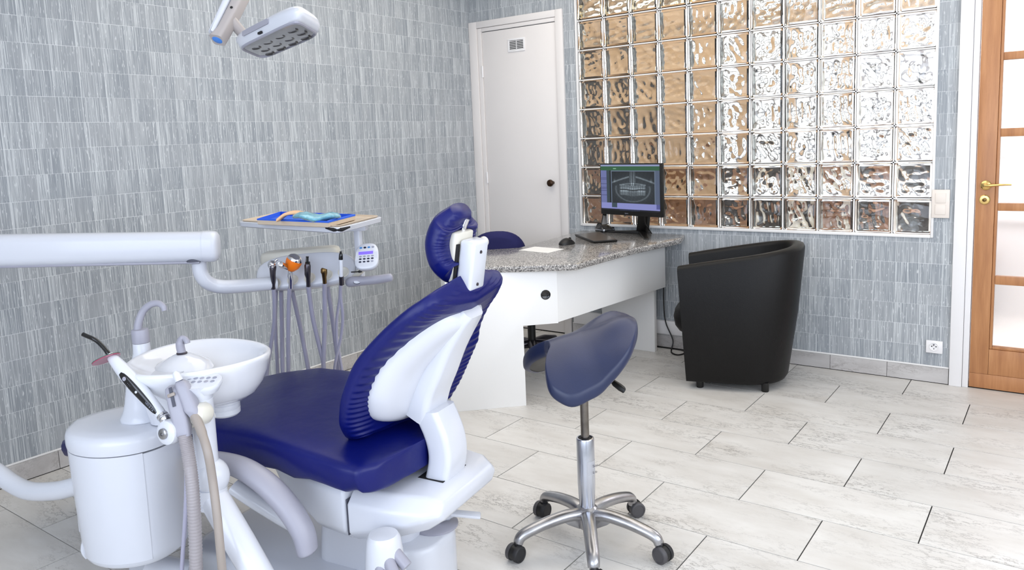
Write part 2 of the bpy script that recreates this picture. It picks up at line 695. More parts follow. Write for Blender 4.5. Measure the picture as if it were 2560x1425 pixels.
def tile(x0, x1, y0, y1):
    key = (round(x1 - x0, 4), round(y1 - y0, 4))
    if key not in tmesh:
        o = obj('tile', MB().box((-key[0] / 2, -key[1] / 2, -0.010), (key[0] / 2, key[1] / 2, 0.0)), M_TILE, floor, smooth=False)
        tmesh[key] = o.data
    else:
        o = bpy.data.objects.new('tile', tmesh[key])
        C.objects.link(o)
        o.parent = floor
    o.location = ((x0 + x1) / 2, (y0 + y1) / 2, 0)


for j in range(0, 19):
    y1 = min(TY - TB * j, 0.0)
    y0 = max(TY - TB * (j + 1), YF)
    if y0 >= y1:
        continue
    sh = 0.0 if j % 2 else 0.5
    for k in range(-6, 6):
        x0, x1 = TX + TA * (k + sh), TX + TA * (k + 1 + sh)
        x0, x1 = max(x0, 0.0), min(x1, XR)
        if x1 - x0 < 0.02:
            continue
        tile(x0 + GAP, x1 - GAP, y0 + GAP * 0.7, y1 - GAP * 0.7)
obj('floor_hall', MB().box((-1.4, 0.12, -0.0035), (XR + 0.1, HALL, 0.0)), M_TILE, smooth=False, kind='structure')

obj('wall_left', MB().box((-0.12, YF, 0), (0, 0.12, ZC)), M_WP_LEFT, smooth=False, kind='structure')
WX0, WX1, WZ0, WZ1 = 0.939, 3.139, 0.818, 2.418
CD = (0.112, 0.770, 0.0, 2.238)
GD = (3.330, 4.190, 0.0, 2.240)
obj('wall_back', wall_with_holes(0.0, XR, [CD, (WX0, WX1, WZ0, WZ1), GD], 0.0, 0.12, ZC), M_WP_BACK, smooth=False, kind='structure')
obj('ceiling', MB().box((-1.4, YF, ZC), (XR + 0.1, HALL + 0.1, ZC + 0.1)), M_CEIL, smooth=False, kind='structure')
# wall behind the camera and wall on the right, each with a window opening the daylight comes through
obj('wall_front', wall_with_holes(-0.12, XR, [(1.7, 4.9, 0.70, 2.50)], YF - 0.15, YF, ZC), M_PLAIN, smooth=False, kind='structure')
wr = MB()
wr.box((XR, YF, 0), (XR + 0.12, -4.8, ZC)).box((XR, -1.2, 0), (XR + 0.12, HALL, ZC))
wr.box((XR, -4.8, 0), (XR + 0.12, -1.2, 0.70)).box((XR, -4.8, 2.50), (XR + 0.12, -1.2, ZC))
obj('wall_right', wr, M_PLAIN, smooth=False, kind='structure')
# hall behind the glass blocks: tan wall, bright window, timber dado
hb = wall_with_holes(-1.4, XR, [(1.28, 2.02, 1.0, 2.40), (2.10, 2.92, 1.0, 2.40)], HALL, HALL + 0.1, ZC)
obj('wall_hall', hb, M_FLINT, smooth=False, kind='structure')
obj('wall_hall_end', MB().box((-1.5, 0.12, 0), (-1.4, HALL, ZC)), M_FLINT, smooth=False, kind='structure')
obj('trim_1', MB().box((-1.4, HALL - 0.03, 0.0), (2.98, HALL, 0.93)), M_BROWN, smooth=False, kind='structure')

# tiled plinths with their white sealant bead
pl_l = struct_empty('baseboard_left')
y = -3.193 - 0.308 * 9
first = None
while y < -0.01:
    a, b_ = max(y, YF), min(y + 0.308, -0.012)
    if b_ - a > 0.02:
        obj('plinth_tile', MB().box((0.0, a + 0.0012, 0.004), (0.0115, b_ - 0.0012, 0.088)), M_PLINTH, pl_l, smooth=False)
    y += 0.308
obj('joint', MB().box((0.0, YF, 0.0), (0.0095, -0.012, 0.086)), M_JOINT, pl_l, smooth=False)
obj('sealant', MB().box((0.0, YF, 0.088), (0.010, -0.002, 0.0965)), M_CAULK, pl_l, bevel=0.003)
pl_b = struct_empty('baseboard_back')
x = 2.624 - 0.308 * 6
while x < 3.23:
    a, b_ = max(x, 0.84), min(x + 0.308, 3.240)
    if b_ - a > 0.02:
        obj('plinth_tile', MB().box((a + 0.0012, -0.0115, 0.004), (b_ - 0.0012, 0.0, 0.088)), M_PLINTH, pl_b, smooth=False)
    x += 0.308
obj('joint', MB().box((0.84, -0.0095, 0.0), (3.240, 0.0, 0.086)), M_JOINT, pl_b, smooth=False)
obj('sealant', MB().box((0.84, -0.010, 0.088), (3.240, 0.0, 0.0965)), M_CAULK, pl_b, bevel=0.003)
obj('cable_trunking', MB().box((0.86, -0.030, 0.0975), (2.16, 0.0, 0.186)), M_WTRIM, pl_b, bevel=0.003)

# closet door in the back wall
d1 = struct_empty('door_1')
obj('casing', MB().box((0.001, -0.018, 0.0), (0.074, 0.0, 2.316)).box((0.774, -0.018, 0.0), (0.832, 0.0, 2.316)).box((0.074, -0.018, 2.268), (0.774, 0.0, 2.316)), M_WPAINT, d1, bevel=0.002)
obj('frame', MB().box((0.076, -0.011, 0.0), (0.113, 0.06, 2.266)).box((0.768, -0.011, 0.0), (0.773, 0.06, 2.266)).box((0.113, -0.011, 2.239), (0.768, 0.06, 2.266)), M_WPAINT, d1, bevel=0.0015)
obj('door_leaf', MB().box((0.116, -0.005, 0.008), (0.765, 0.03, 2.234)), M_WPAINT, d1, bevel=0.0015)
obj('closet_back', MB().box((0.05, 0.05, 0.0), (0.82, 0.11, 2.26)), M_DARK, d1, smooth=False)
kn = obj('knob', MB().lathe((0.708, -0.005, 1.111), (0, -1, 0), [(0.012, 0), (0.010, 0.012), (0.011, 0.02), (0.021, 0.028), (0.026, 0.038), (0.024, 0.048), (0.014, 0.055), (0.001, 0.056)]), M_KNOB, d1)
vt = obj('vent', MB().box((0.357, -0.012, 2.066), (0.506, -0.005, 2.079)).box((0.357, -0.012, 2.146), (0.506, -0.005, 2.160)).box((0.357, -0.012, 2.079), (0.370, -0.005, 2.146)).box((0.494, -0.012, 2.079), (0.506, -0.005, 2.146)).box((0.429, -0.0115, 2.079), (0.435, -0.005, 2.146)), M_WTRIM, d1, bevel=0.001)
obj('vent_opening', MB().box((0.370, -0.0062, 2.079), (0.494, -0.0055, 2.146)), M_DARK, vt, smooth=False)
for k in range(6):
    zz = 2.0805 + k * 0.0114
    obj('slat', MB().box((0.370, -0.0115, zz), (0.494, -0.0065, zz + 0.0045)), M_WTRIM, vt, smooth=False)
for zz in (1.905, 1.11, 0.30):
    obj('hinge', MB().cyl((0.1145, -0.012, zz), (0.1145, -0.012, zz + 0.085), 0.007, n=12), M_WTRIM, d1)

# glazed oak door at the right with its white casing
d2 = struct_empty('door_2')
obj('casing', MB().box((3.2425, -0.022, 0.0), (3.303, 0.0, 2.32)).box((4.217, -0.022, 0.0), (4.277, 0.0, 2.32)).box((3.303, -0.022, 2.258), (4.217, 0.0, 2.32)), M_WTRIM, d2, bevel=0.003)
obj('frame', MB().box((3.3045, -0.013, 0.0), (3.3325, 0.12, 2.256)).box((4.187, -0.013, 0.0), (4.215, 0.12, 2.256)).box((3.3325, -0.013, 2.232), (4.187, 0.12, 2.256)), M_WTRIM, d2, bevel=0.002)
DY0, DY1 = -0.006, 0.036
obj('stile', MB().box((3.3365, DY0, 0.085), (3.4215, DY1, 2.228)), M_WOOD, d2, bevel=0.0015)
obj('stile', MB().box((4.098, DY0, 0.085), (4.183, DY1, 2.228)), M_WOOD, d2, bevel=0.0015)
obj('bottom_rail', MB().box((3.3365, DY0, 0.006), (4.183, DY1, 0.084)), M_WOOD, d2, bevel=0.0015)
obj('kick_panel', MB().box((3.4225, DY0 + 0.001, 0.085), (4.097, DY1, 0.222)), M_WOOD, d2, bevel=0.0015)
obj('top_rail', MB().box((3.4225, DY0, 2.130), (4.097, DY1, 2.228)), M_WOOD, d2, bevel=0.0015)
zs = [(0.5722, 0.6171), (0.9599, 0.9994), (1.3403, 1.3828), (1.7251, 1.7645)]
for a, b_ in zs:
    obj('glazing_bar', MB().box((3.4365, DY0 + 0.004, a), (4.083, DY1, b_)), M_WOOD, d2, bevel=0.003)
bead = MB()
bead.box((3.4225, DY0 + 0.005, 0.223), (3.436, DY1, 2.129)).box((4.084, DY0 + 0.005, 0.223), (4.097, DY1, 2.129))
bead.box((3.436, DY0 + 0.005, 0.223), (4.084, DY1, 0.238)).box((3.436, DY0 + 0.005, 2.116), (4.084, DY1, 2.129))
obj('glazing_bead', bead, M_WOOD, d2, bevel=0.003)
edges = [0.238] + [v for z2 in zs for v in z2] + [2.116]
for a, b_ in zip(edges[0::2], edges[1::2]):
    obj('pane', MB().box((3.436, 0.012, a), (4.084, 0.016, b_)), M_PANE, d2, smooth=False)
hd = obj('handle', MB().lathe((3.3804, DY0, 1.0926), (0, -1, 0), [(0.0255, 0), (0.0255, 0.003), (0.021, 0.008), (0.012, 0.010), (0.0105, 0.034), (0.012, 0.042), (0.001, 0.045)]), M_BRASS, d2)
obj('lever', MB().tube(spl([(3.3804, -0.045, 1.0926), (3.395, -0.050, 1.0935), (3.42, -0.053, 1.096), (3.46, -0.053, 1.0985), (3.494, -0.047, 1.0985)]), [0.0105] * 9 + [0.0105 - 0.0052 * k / 24 for k in range(24)], n=12, flat=0.8), M_BRASS, hd)
lk = obj('lock_rose', MB().lathe((3.3775, DY0, 1.0175), (0, -1, 0), [(0.0255, 0), (0.0255, 0.003), (0.021, 0.007), (0.011, 0.0075), (0.010, 0.003), (0.001, 0.003)]), M_BRASS, d2)
obj('lock_knob', MB().lathe((3.3775, DY0 - 0.003, 1.0175), (0, -1, 0), [(0.009, 0), (0.009, 0.010), (0.005, 0.013), (0.001, 0.013)]), M_BRONZE, lk)

# glass-block window
w1 = struct_empty('window_1')
fr = MB()
fr.box((WX0 - 0.0105, -0.010, WZ0 - 0.010), (WX0 + 0.003, 0.09, WZ1 + 0.012)).box((WX1 - 0.008, -0.010, WZ0 - 0.010), (WX1 + 0.006, 0.09, WZ1 + 0.012))
fr.box((WX0 + 0.003, -0.010, WZ0 - 0.012), (WX1 - 0.008, 0.09, WZ0 + 0.006)).box((WX0 + 0.003, -0.010, WZ1 - 0.003), (WX1 - 0.008, 0.09, WZ1 + 0.012))
obj('window_frame', fr, M_CAULK, w1, bevel=0.003)
mo = MB()
for k in range(1, 11):
    mo.box((WX0 + 0.2 * k - 0.0035, 0.004, WZ0), (WX0 + 0.2 * k + 0.0035, 0.078, WZ1))
for k in range(1, 8):
    mo.box((WX0, 0.004, WZ0 + 0.2 * k - 0.0035), (WX1, 0.078, WZ0 + 0.2 * k + 0.0035))
obj('mortar', mo, M_CAULK, w1, smooth=False)


def block_mesh(seed):
    rnd = random.Random(seed)
    bm = bmesh.new()

    def ring(hw, y, r):
        return [bm.verts.new((a, y, b)) for a, b in orr(2 * hw, 2 * hw, r, 3)]
    # outer body, rounded to the faces
    prof = [(0.0885, 0.0, 0.010), (0.0935, 0.003, 0.012), (0.0955, 0.009, 0.012), (0.0955, 0.071, 0.012), (0.0935, 0.077, 0.012), (0.0885, 0.080, 0.010)]
    rs = [ring(*p) for p in prof]
    n = len(rs[0])
    outer = []
    for a, b in zip(rs, rs[1:]):
        for i in range(n):
            outer.append(bm.faces.new((a[i], a[(i + 1) % n], b[(i + 1) % n], b[i])))
    outer.append(bm.faces.new(rs[0][::-1]))
    outer.append(bm.faces.new(rs[-1]))
    bmesh.ops.recalc_face_normals(bm, faces=outer)
    # inner cavity with wavy faces
    N = 26
    H = 0.080
    waves = [(rnd.uniform(70, 175) * math.cos(t), rnd.uniform(70, 175) * math.sin(t), rnd.uniform(0, 6.28), rnd.uniform(0.5, 1.0)) for t in [rnd.uniform(0, PI) for _ in range(7)]]
    inner = []
    sides = []
    for y0, sg, ph in ((0.011, 1, 0.0), (0.069, -1, 2.1)):
        grid = []
        for i in range(N + 1):
            row = []
            for k in range(N + 1):
                X_, Z_ = -H + 2 * H * i / N, -H + 2 * H * k / N
                e = min(1.0, 5.0 * min(i, k, N - i, N - k) / N)
                hgt = sum(w * math.sin(a * X_ + c * Z_ + p + ph) for a, c, p, w in waves) * 0.00115 * e
                row.append(bm.verts.new((X_, y0 + sg * (hgt - 0.001 * e), Z_)))
            grid.append(row)
        for i in range(N):
            for k in range(N):
                inner.append(bm.faces.new((grid[i][k], grid[i + 1][k], grid[i + 1][k + 1], grid[i][k + 1])))
        loop = [grid[i][0] for i in range(N)] + [grid[N][k] for k in range(N)] + [grid[N - i][N] for i in range(N)] + [grid[0][N - k] for k in range(N)]
        sides.append(loop)
    a, b = sides
    for i in range(len(a)):
        j = (i + 1) % len(a)
        inner.append(bm.faces.new((a[i], a[j], b[j], b[i])))
    bmesh.ops.recalc_face_normals(bm, faces=inner)
    bmesh.ops.reverse_faces(bm, faces=inner)
    me = bpy.data.meshes.new('glass_block')
    bm.to_mesh(me)
    bm.free()
    me.shade_smooth()
    me.set_sharp_from_angle(angle=math.radians(40))
    me.materials.append(M_GLASS)
    return me


blocks = [block_mesh(s) for s in (3, 11, 27, 41, 58)]
for r in range(8):
    for c in range(11):
        o = bpy.data.objects.new('glass_block', random.choice(blocks))
        C.objects.link(o)
        o.parent = w1
        q = random.randrange(4)
        o.rotation_euler = (0, q * PI / 2, 0)
        o.location = (WX0 + 0.2 * (c + 0.5), 0.0, WZ0 + 0.2 * (r + 0.5))

# things that stand in the hall and show through the glass blocks
mun = MB()
for k in range(8):
    mun.box((1.26 + 0.235 * k, HALL + 0.02, 0.98), (1.30 + 0.235 * k, HALL + 0.07, 2.42))
for k in range(7):
    mun.box((1.26, HALL + 0.02, 1.10 + 0.2 * k), (2.94, HALL + 0.07, 1.135 + 0.2 * k))
obj('window_2', mun, M_GPLAS, smooth=False, kind='structure')
obj('wall_hall_white', MB().box((2.98, HALL - 0.04, 0), (XR, HALL, ZC)), M_LAM, smooth=False, kind='structure')
for zz in (0.70, 1.18, 1.62):
    obj('trim_2', MB().box((3.0, HALL - 0.06, zz), (XR, HALL - 0.04, zz + 0.03)), M_LAM, smooth=False, kind='structure')
o = obj('hall_coat', MB().lathe((0.10, 1.78, 0.95), (0, 0, 1), [(0.14, 0), (0.17, 0.25), (0.16, 0.6), (0.18, 0.85), (0.10, 0.98), (0.03, 1.04)], n=18), M_COAT, origin=(0.10, 1.78, 0.95))
tag(o, 'dark coat hanging in the hall behind the glass blocks', 'coat')
hbch = thing('hall_bench', 'brown padded bench in the hall behind the glass blocks', 'bench', (2.1, 1.62, 0))
obj('seat', MB().box((1.0, 1.40, 0.38), (3.3, 1.85, 0.48)), M_BROWN, hbch, bevel=0.02)
for k in range(6):
    obj('back_cushion', MB().box((1.03 + k * 0.38, 1.80, 0.5), (1.37 + k * 0.38, 1.90, 0.98)), [M_BROWN, M_COAT, M_PLAIN][k % 3], hbch, bevel=0.03)
for xx in (1.05, 3.2):
    obj('leg', MB().box((xx, 1.45, 0.0), (xx + 0.05, 1.80, 0.38)), M_COAT, hbch, bevel=0.004)
for k, xx in enumerate((1.0, 1.7, 2.4)):
    hl = thing('hall_ceiling_lamp', ('leftmost', 'middle', 'rightmost')[k] + ' warm round ceiling lamp in the hall beyond the glass blocks', 'lamp', (xx, 1.35, ZC - 0.07), 'warm lamps along the hall ceiling')
    obj('rim', MB().lathe((xx, 1.35, ZC), (0, 0, -1), [(0.16, 0), (0.16, 0.03), (0.14, 0.045)]), M_WTRIM, hl)
    obj('diffuser', MB().lathe((xx, 1.35, ZC - 0.03), (0, 0, -1), [(0.14, 0), (0.13, 0.03), (0.08, 0.05), (0.001, 0.056)]), M_LAMPW, hl)

# light switch and socket
sw = thing('light_switch', 'ivory double light switch beside the glass-block window', 'switch', (3.1768, 0, 0.993))
obj('plate', MB().box((3.1345, -0.017, 0.9175), (3.2195, -0.006, 1.0695)).box((3.141, -0.006, 0.925), (3.212, 0.0, 1.062)), M_IVORY, sw, bevel=0.003)
for zz in (0.9365, 0.9985):
    obj('rocker', MB().box((3.1515, -0.0205, zz), (3.2015, -0.016, zz + 0.052)), M_IVORY, sw, bevel=0.0015)
so = thing('wall_socket', 'white round-hole wall socket low on the wall by the oak door', 'socket', (3.167, 0, 0.204))
obj('plate', MB().box((3.1265, -0.012, 0.1685), (3.2075, 0.0, 0.2385)), M_WTRIM, so, bevel=0.003)
obj('well_rim', MB().lathe((3.1655, -0.012, 0.206), (0, -1, 0), [(0.0245, 0), (0.0245, 0.003), (0.021, 0.004), (0.0195, 0.0008), (0.001, 0.0006)]), M_WTRIM, so)
wl = MB()
for dx, dz, r in ((-0.0105, 0.001, 0.0032), (0.0105, 0.001, 0.0032), (0, -0.012, 0.0028)):
    wl.cyl((3.1655 + dx, -0.0120, 0.206 + dz), (3.1655 + dx, -0.0135, 0.206 + dz), r, n=10)
obj('pin_holes', wl, M_DARK, so)
obj('earth_pin', MB().cyl((3.1655, -0.012, 0.2175), (3.1655, -0.024, 0.2175), 0.0033, n=10), M_GUN, so)

# ------------------------------------------------------------------ dental chair (own axes: cu towards the head, cv towards the far side)
CO = Vector((2.23, -3.00, 0.0))
CA = math.radians(9.0)
CU = Vector((math.cos(CA), math.sin(CA), 0))
CV = Vector((-math.sin(CA), math.cos(CA), 0))


def L(u, v, z):
    return CO + CU * u + CV * v + UP * z


chair = thing('dental_chair', 'royal blue and white dental chair in the middle of the room', 'dental chair', L(-0.3, 0, 0))

# seat and leg cushion: one long upholstered pad
st = MB()
rings = []
SEAT_W = [(-1.70, 0.10), (-1.685, 0.16), (-1.62, 0.205), (-1.3, 0.235), (-1.0, 0.285), (-0.66, 0.315), (-0.34, 0.335), (-0.15, 0.338), (-0.095, 0.330), (-0.062, 0.280), (-0.045, 0.18), (-0.040, 0.08)]
SEAT_T = [(-1.70, 0.325), (-1.60, 0.355), (-1.2, 0.480), (-0.95, 0.560), (-0.75, 0.600), (-0.5, 0.595), (-0.25, 0.570), (-0.05, 0.545), (0.025, 0.520)]
SEAT_B = [(-1.70, 0.285), (-1.60, 0.272), (-1.2, 0.390), (-0.95, 0.435), (-0.75, 0.452), (-0.5, 0.460), (-0.34, 0.458), (-0.1, 0.442), (0.025, 0.470)]
rnd = random.Random(5)
us = spl([(a,) for a, _ in SEAT_W], 4)
for (u,) in us:
    w, t, b_ = itp(u, SEAT_W), itp(u, SEAT_T), itp(u, SEAT_B)
    ring = []
    N = 44
    for k in range(N):
        cx, cz = sup(2 * PI * k / N, 0.42)
        v = cx * w
        hm = (t + b_) / 2
        hh = (t - b_) / 2
        z = hm + cz * hh
        if cz > 0:
            z += -0.012 * (1 - (v / w) ** 2) + 0.006
        else:
            # gathered lower hem, wavy along the edge
            z += 0.006 * math.sin(u * 41 + (3 if v > 0 else 0)) * abs(cx) + 0.004 * math.sin(u * 97)
            v *= 0.97
        ue = u - 0.17 * max(0.0, v / 0.33) ** 1.5 * max(0.0, min(1.0, (u + 0.6) / 0.5))
        ring.append(L(ue, v + 0.015, z))
    rings.append(ring)
st.rings(rings)
seat = obj('seat', st, M_BLUE, chair, angle=80)

# backrest: padded front with a gathered rim, white shell and spine behind
BK = [(-0.222, 0.515), (-0.238, 0.56), (-0.232, 0.62), (-0.214, 0.68), (-0.186, 0.75), (-0.135, 0.840), (-0.055, 0.925), (0.030, 0.995), (0.085, 1.030), (0.105, 1.042)]
BW = [0.10, 0.190, 0.238, 0.258, 0.268, 0.266, 0.252, 0.235, 0.200, 0.11]
spn = spl([(u, z, w) for (u, z), w in zip(BK, BW)], 40)


def spine_frame(i):
    a = spn[max(0, i - 1)]
    b = spn[min(len(spn) - 1, i + 1)]
    t = Vector((b[0] - a[0], b[1] - a[1])).normalized()
    return Vector((t.y, -t.x))          # towards the back of the chair


pad = MB()
rings = []
for i, (u, z, w) in enumerate(spn):
    n_ = spine_frame(i)
    f = i / (len(spn) - 1)
    endf = min(1.0, 6 * f, 6 * (1 - f))
    th = 0.040 + 0.034 * min(1.0, endf)
    ring = []
    N = 64
    for k in range(N):
        cx, cz = sup(2 * PI * k / N, 0.62)
        v = cx * w
        d = th / 2 + cz * th / 2            # 0 front .. th back
        if cz > 0:
            # back side: the cover is drawn inwards over the shell in fine gathers
            d += 0.0028 * math.sin(i * 0.52 + 2.5 * math.sin(i * 0.043) + (0.8 if cx > 0 else 0)) * min(1.0, max(0.0, cz) * 1.5) * max(0.0, 1 - abs(abs(cx) - 0.84) * 4.5)
            d += 0.02 * (1 - abs(cx)) * 1.0
        else:
            d += 0.030 * (1 - cx * cx) * endf   # hollow front
        ring.append(L(u + n_.x * d + 0.36 * max(0.0, v) * max(0.08, min(1.0, (0.86 - f) / 0.36)), v, z + n_.y * d))
    rings.append(ring)
pad.rings(rings)
back = obj('backrest', pad, M_BLUE, chair, angle=80)
sh = MB()
rings = []
i0, i1 = 66, len(spn) - 66
for i in range(i0, i1 + 1, 6):
    u, z, w = spn[i]
    n_ = spine_frame(i)
    f = (i - i0) / (i1 - i0)
    e = math.sqrt(max(0.0, 1 - (2 * f - 1) ** 2)) ** 0.55 if 0 < f < 1 else 0.12
    ws = max(0.03, (w - 0.052) * max(e, 0.35 if f > 0.5 else e) * (1 - 0.10 * f))
    bul = 0.030 + 0.050 * e
    ring = []
    N = 40
    for k in range(N):
        t = 2 * PI * k / N
        v = math.cos(t) * ws
        s_ = math.sin(t)
        d = 0.066 + (bul * s_ ** 0.8 if s_ > 0 else 0.02 * s_)
        ring.append(L(u + n_.x * d, v, z + n_.y * d))
    rings.append(ring)
sh.rings(rings)
shell = obj('back_shell', sh, M_PLAS, chair, angle=60)

# spine cover running down the shell into the carrying post
SPW = [(-0.112, 0.600, 0.062), (-0.092, 0.640, 0.067), (-0.072, 0.690, 0.069), (-0.038, 0.750, 0.067), (0.000, 0.820, 0.064), (0.033, 0.870, 0.061), (0.066, 0.915, 0.056), (0.082, 0.935, 0.045)]
sp_ = MB()
rings = []
for u, z, w in spl(SPW, 5):
    f = (z - 0.6) / 0.355
    th = 0.092 * (1 - 0.45 * f)
    ring = []
    for cx, cz in orr(2 * w, th, min(0.022, th * 0.4), 4):
        tl = 0.6 + 0.4 * f
        ring.append(L(u + 0.030 + cz * math.cos(tl * 0.8), cx, z - cz * math.sin(tl * 0.8)))
    rings.append(ring)
sp_.rings(rings)
spc = obj('spine_cover', sp_, M_PLAS, chair, angle=50)
ps = MB()
rings = []
for u, z, hw, hd_ in spl([(-0.040, 0.625, 0.060, 0.044), (-0.022, 0.585, 0.060, 0.044), (-0.004, 0.54, 0.060, 0.042), (0.004, 0.49, 0.060, 0.040), (-0.003, 0.44, 0.061, 0.040), (-0.030, 0.36, 0.062, 0.040), (-0.055, 0.30, 0.062, 0.040)], 4):
    rings.append([L(u + cz, cx, z) for cx, cz in orr(2 * hw, 2 * hd_, 0.018, 4)])
ps.rings(rings)
obj('back_post', ps, M_PLAS, chair, angle=50)

# seat carrier: faceted white housing under and behind the seat
bc = MB()


def hsec(u, w, zt, zb, ch):
    return [L(u, -w, zb + ch), L(u, -w + ch, zb), L(u, w - ch, zb), L(u, w, zb + ch), L(u, w, zt - ch), L(u, w - ch, zt), L(u, -w + ch, zt), L(u, -w, zt - ch)]


bc.rings([hsec(-0.62, 0.12, 0.475, 0.40, 0.02), hsec(-0.52, 0.17, 0.47, 0.33, 0.03), hsec(-0.33, 0.232, 0.46, 0.262, 0.04), hsec(-0.212, 0.240, 0.455, 0.255, 0.04)])
obj('front_housing', bc, M_PLAS, chair, bevel=0.012, seg=3, angle=30)
hb_ = MB()
hb_.rings([hsec(-0.204, 0.240, 0.420, 0.258, 0.035), hsec(-0.06, 0.226, 0.418, 0.285, 0.040), hsec(0.03, 0.205, 0.416, 0.315, 0.040), hsec(0.075, 0.165, 0.395, 0.345, 0.02)])
hous = obj('rear_housing', hb_, M_PLAS, chair, bevel=0.012, seg=3, angle=30)
obj('parting_groove', MB().box((-0.002, -0.2325, 0.285), (0.002, 0.2325, 0.395), Matrix((CU, CV, UP)).transposed(), L(-0.208, 0, 0)), M_SEAM, hous, smooth=False)
obj('post_slot', MB().box((-0.066, -0.068, 0.4145), (0.024, 0.068, 0.4185), Matrix((CU, CV, UP)).transposed(), L(0.0, 0, 0)), M_DARK, hous, smooth=False)

# headrest: gathered pad, white bracket with two screws and a lever knob
HC = (0.085, 1.118)
hp = MB()
rings = []
HS = spl([(0.082, 1.006, 0.03), (0.052, 1.022, 0.082), (0.022, 1.065, 0.106), (0.010, 1.125, 0.112), (0.018, 1.175, 0.110), (0.042, 1.220, 0.098), (0.078, 1.246, 0.05)], 30)
for i, (u, z, w) in enumerate(HS):
    a = HS[max(0, i - 1)]
    b = HS[min(len(HS) - 1, i + 1)]
    t = Vector((b[0] - a[0], b[1] - a[1])).normalized()
    n_ = Vector((t.y, -t.x))
    f = i / (len(HS) - 1)
    th = 0.050 + 0.040 * min(1, 5 * f, 5 * (1 - f))
    ring = []
    N = 44
    for k in range(N):
        cx, cz = sup(2 * PI * k / N, 0.75)
        d = th / 2 + cz * th / 2
        if cz > 0:
            d += 0.0022 * math.sin(i * 0.62 + 2.2 * math.sin(i * 0.071) + 0.5 * abs(cx)) * min(1.0, max(0.0, cz) * 1.5) * max(0.0, 1 - abs(abs(cx) - 0.80) * 4)
            d -= 0.030 * (1 - abs(cx)) * min(1, 4 * f, 4 * (1 - f))
        ring.append(L(u + n_.x * d, cx * w, z + n_.y * d))
    rings.append(ring)
hp.rings(rings)
head = obj('headrest', hp, M_BLUE, chair, angle=80)
RB = Matrix((CU, CV, UP)).transposed()
tlt = Matrix.Rotation(math.radians(10), 3, 'Y')
br = MB()
br.box((-0.020, -0.043, -0.085), (0.030, 0.043, 0.062), RB @ tlt, L(0.118, 0.0, 1.082))
brk = obj('headrest_bracket', br, M_PLAS, chair, bevel=0.010, seg=3)
b2 = MB()
b2.box((-0.050, -0.052, -0.075), (-0.022, 0.046, 0.070), RB @ tlt, L(0.118, -0.004, 1.092))
obj('backing_plate', b2, M_PLAS2, brk, bevel=0.006)
b3 = MB()
b3.box((-0.0235, -0.050, -0.085), (-0.0195, -0.036, 0.045), RB @ tlt, L(0.118, -0.003, 1.085))
obj('guide_slot', b3, M_DARK, brk, smooth=False)
for zz in (0.030, -0.066):
    p = L(0.118, -0.004, 1.082) + RB @ tlt @ Vector((0.029, 0, zz))
    obj('screw', MB().cyl(p, p + CU * 0.004, 0.0048, n=12), M_GUN, brk)
p = L(0.118, 0.043, 1.082) + RB @ tlt @ Vector((0, 0, 0.045))
obj('lever_knob', MB().tube(spl([p, p + CV * 0.012, p + CV * 0.024, p + CV * 0.028], 3), [0.008, 0.009, 0.010, 0.011, 0.014, 0.016, 0.016, 0.014, 0.010, 0.006], n=14), M_PLAS2, brk)
obj('neck_rod', MB().tube([L(0.045, 0.0, 0.98), L(0.082, 0, 1.06), L(0.10, 0, 1.12)], 0.016, n=12), M_CHROME, chair)
obj('top_strut', MB().tube(spl([L(0.090, 0.01, 1.13), L(0.085, 0.015, 1.165), L(0.098, 0.02, 1.20)], 4), 0.010, n=10), M_CHROME, brk)

# armrest swung down at the near side
ar = MB()
AP = spl([(1.694, -3.490, 0.522), (1.769, -3.478, 0.531), (1.870, -3.462, 0.523), (1.947, -3.440, 0.481), (2.004, -3.421, 0.422), (2.043, -3.409, 0.357), (2.054, -3.408, 0.309), (2.056, -3.407, 0.298)], 5)
nn = len(AP)
ar.tube(AP, [0.034 * (min(1, (nn - 1 - i + 0.4) / 3.0) ** 0.5) * (0.9 + 0.25 * math.sin(PI * i / nn)) for i in range(nn)], n=16, flat=0.75)
obj('armrest', ar, M_GPLAS, chair, angle=70)
obj('armrest_bracket', MB().tube(spl([(1.734, -3.413, 0.419), (1.796, -3.383, 0.375), (1.852, -3.343, 0.325), (1.871, -3.310, 0.289)], 5), 0.030, n=14, flat=0.7), M_PLAS, chair)

# lifting column, foot plate, rear connection box with its two hoses, foot pedal
bs = MB()
bs.rings([[L(-0.55 + a * s_, 0.02 + b * s_, z) for a, b in orr(0.90, 0.46, 0.12, 6)] for z, s_ in ((0.0, 1.0), (0.040, 1.0), (0.062, 0.96), (0.07, 0.90))])
obj('foot_plate', bs, M_PLAS, chair, angle=50)
lc = MB()
lc.rings([[L(-0.32 + a + z * 0.12, 0.03 + b, z) for a, b in orr(0.36, 0.22, 0.05, 4)] for z in (0.06, 0.15, 0.30)])
obj('lift_column', lc, M_PLAS, chair)
rb = MB()
rb.rings([[L(-0.150 + a * s_, 0.015 + b * s_, z - 0.02) for a, b in orr(0.235, 0.25, 0.09, 6)] for z, s_ in ((0.02, 1.0), (0.185, 1.0), (0.205, 0.97), (0.212, 0.90))])
rbox = obj('connection_box', rb, M_PLAS, chair, angle=45)
obj('box_lid', MB().lathe(L(-0.105, 0.07, 0.192), (0, 0, 1), [(0.075, 0), (0.075, 0.006), (0.068, 0.012), (0.001, 0.016)]), M_GPLAS, rbox)
obj('box_knob', MB().ball(L(-0.080, 0.095, 0.212), 0.020, 0.012, 0.012, R=RB), M_PLAS, rbox)
tn = MB()
TUC = L(-0.040, -0.285, 0.0)
tn.lathe(TUC, (0, 0, 1), [(0.072, 0), (0.070, 0.05), (0.060, 0.20), (0.052, 0.300), (0.047, 0.338), (0.040, 0.350), (0.025, 0.353), (0.001, 0.3535)], n=30)
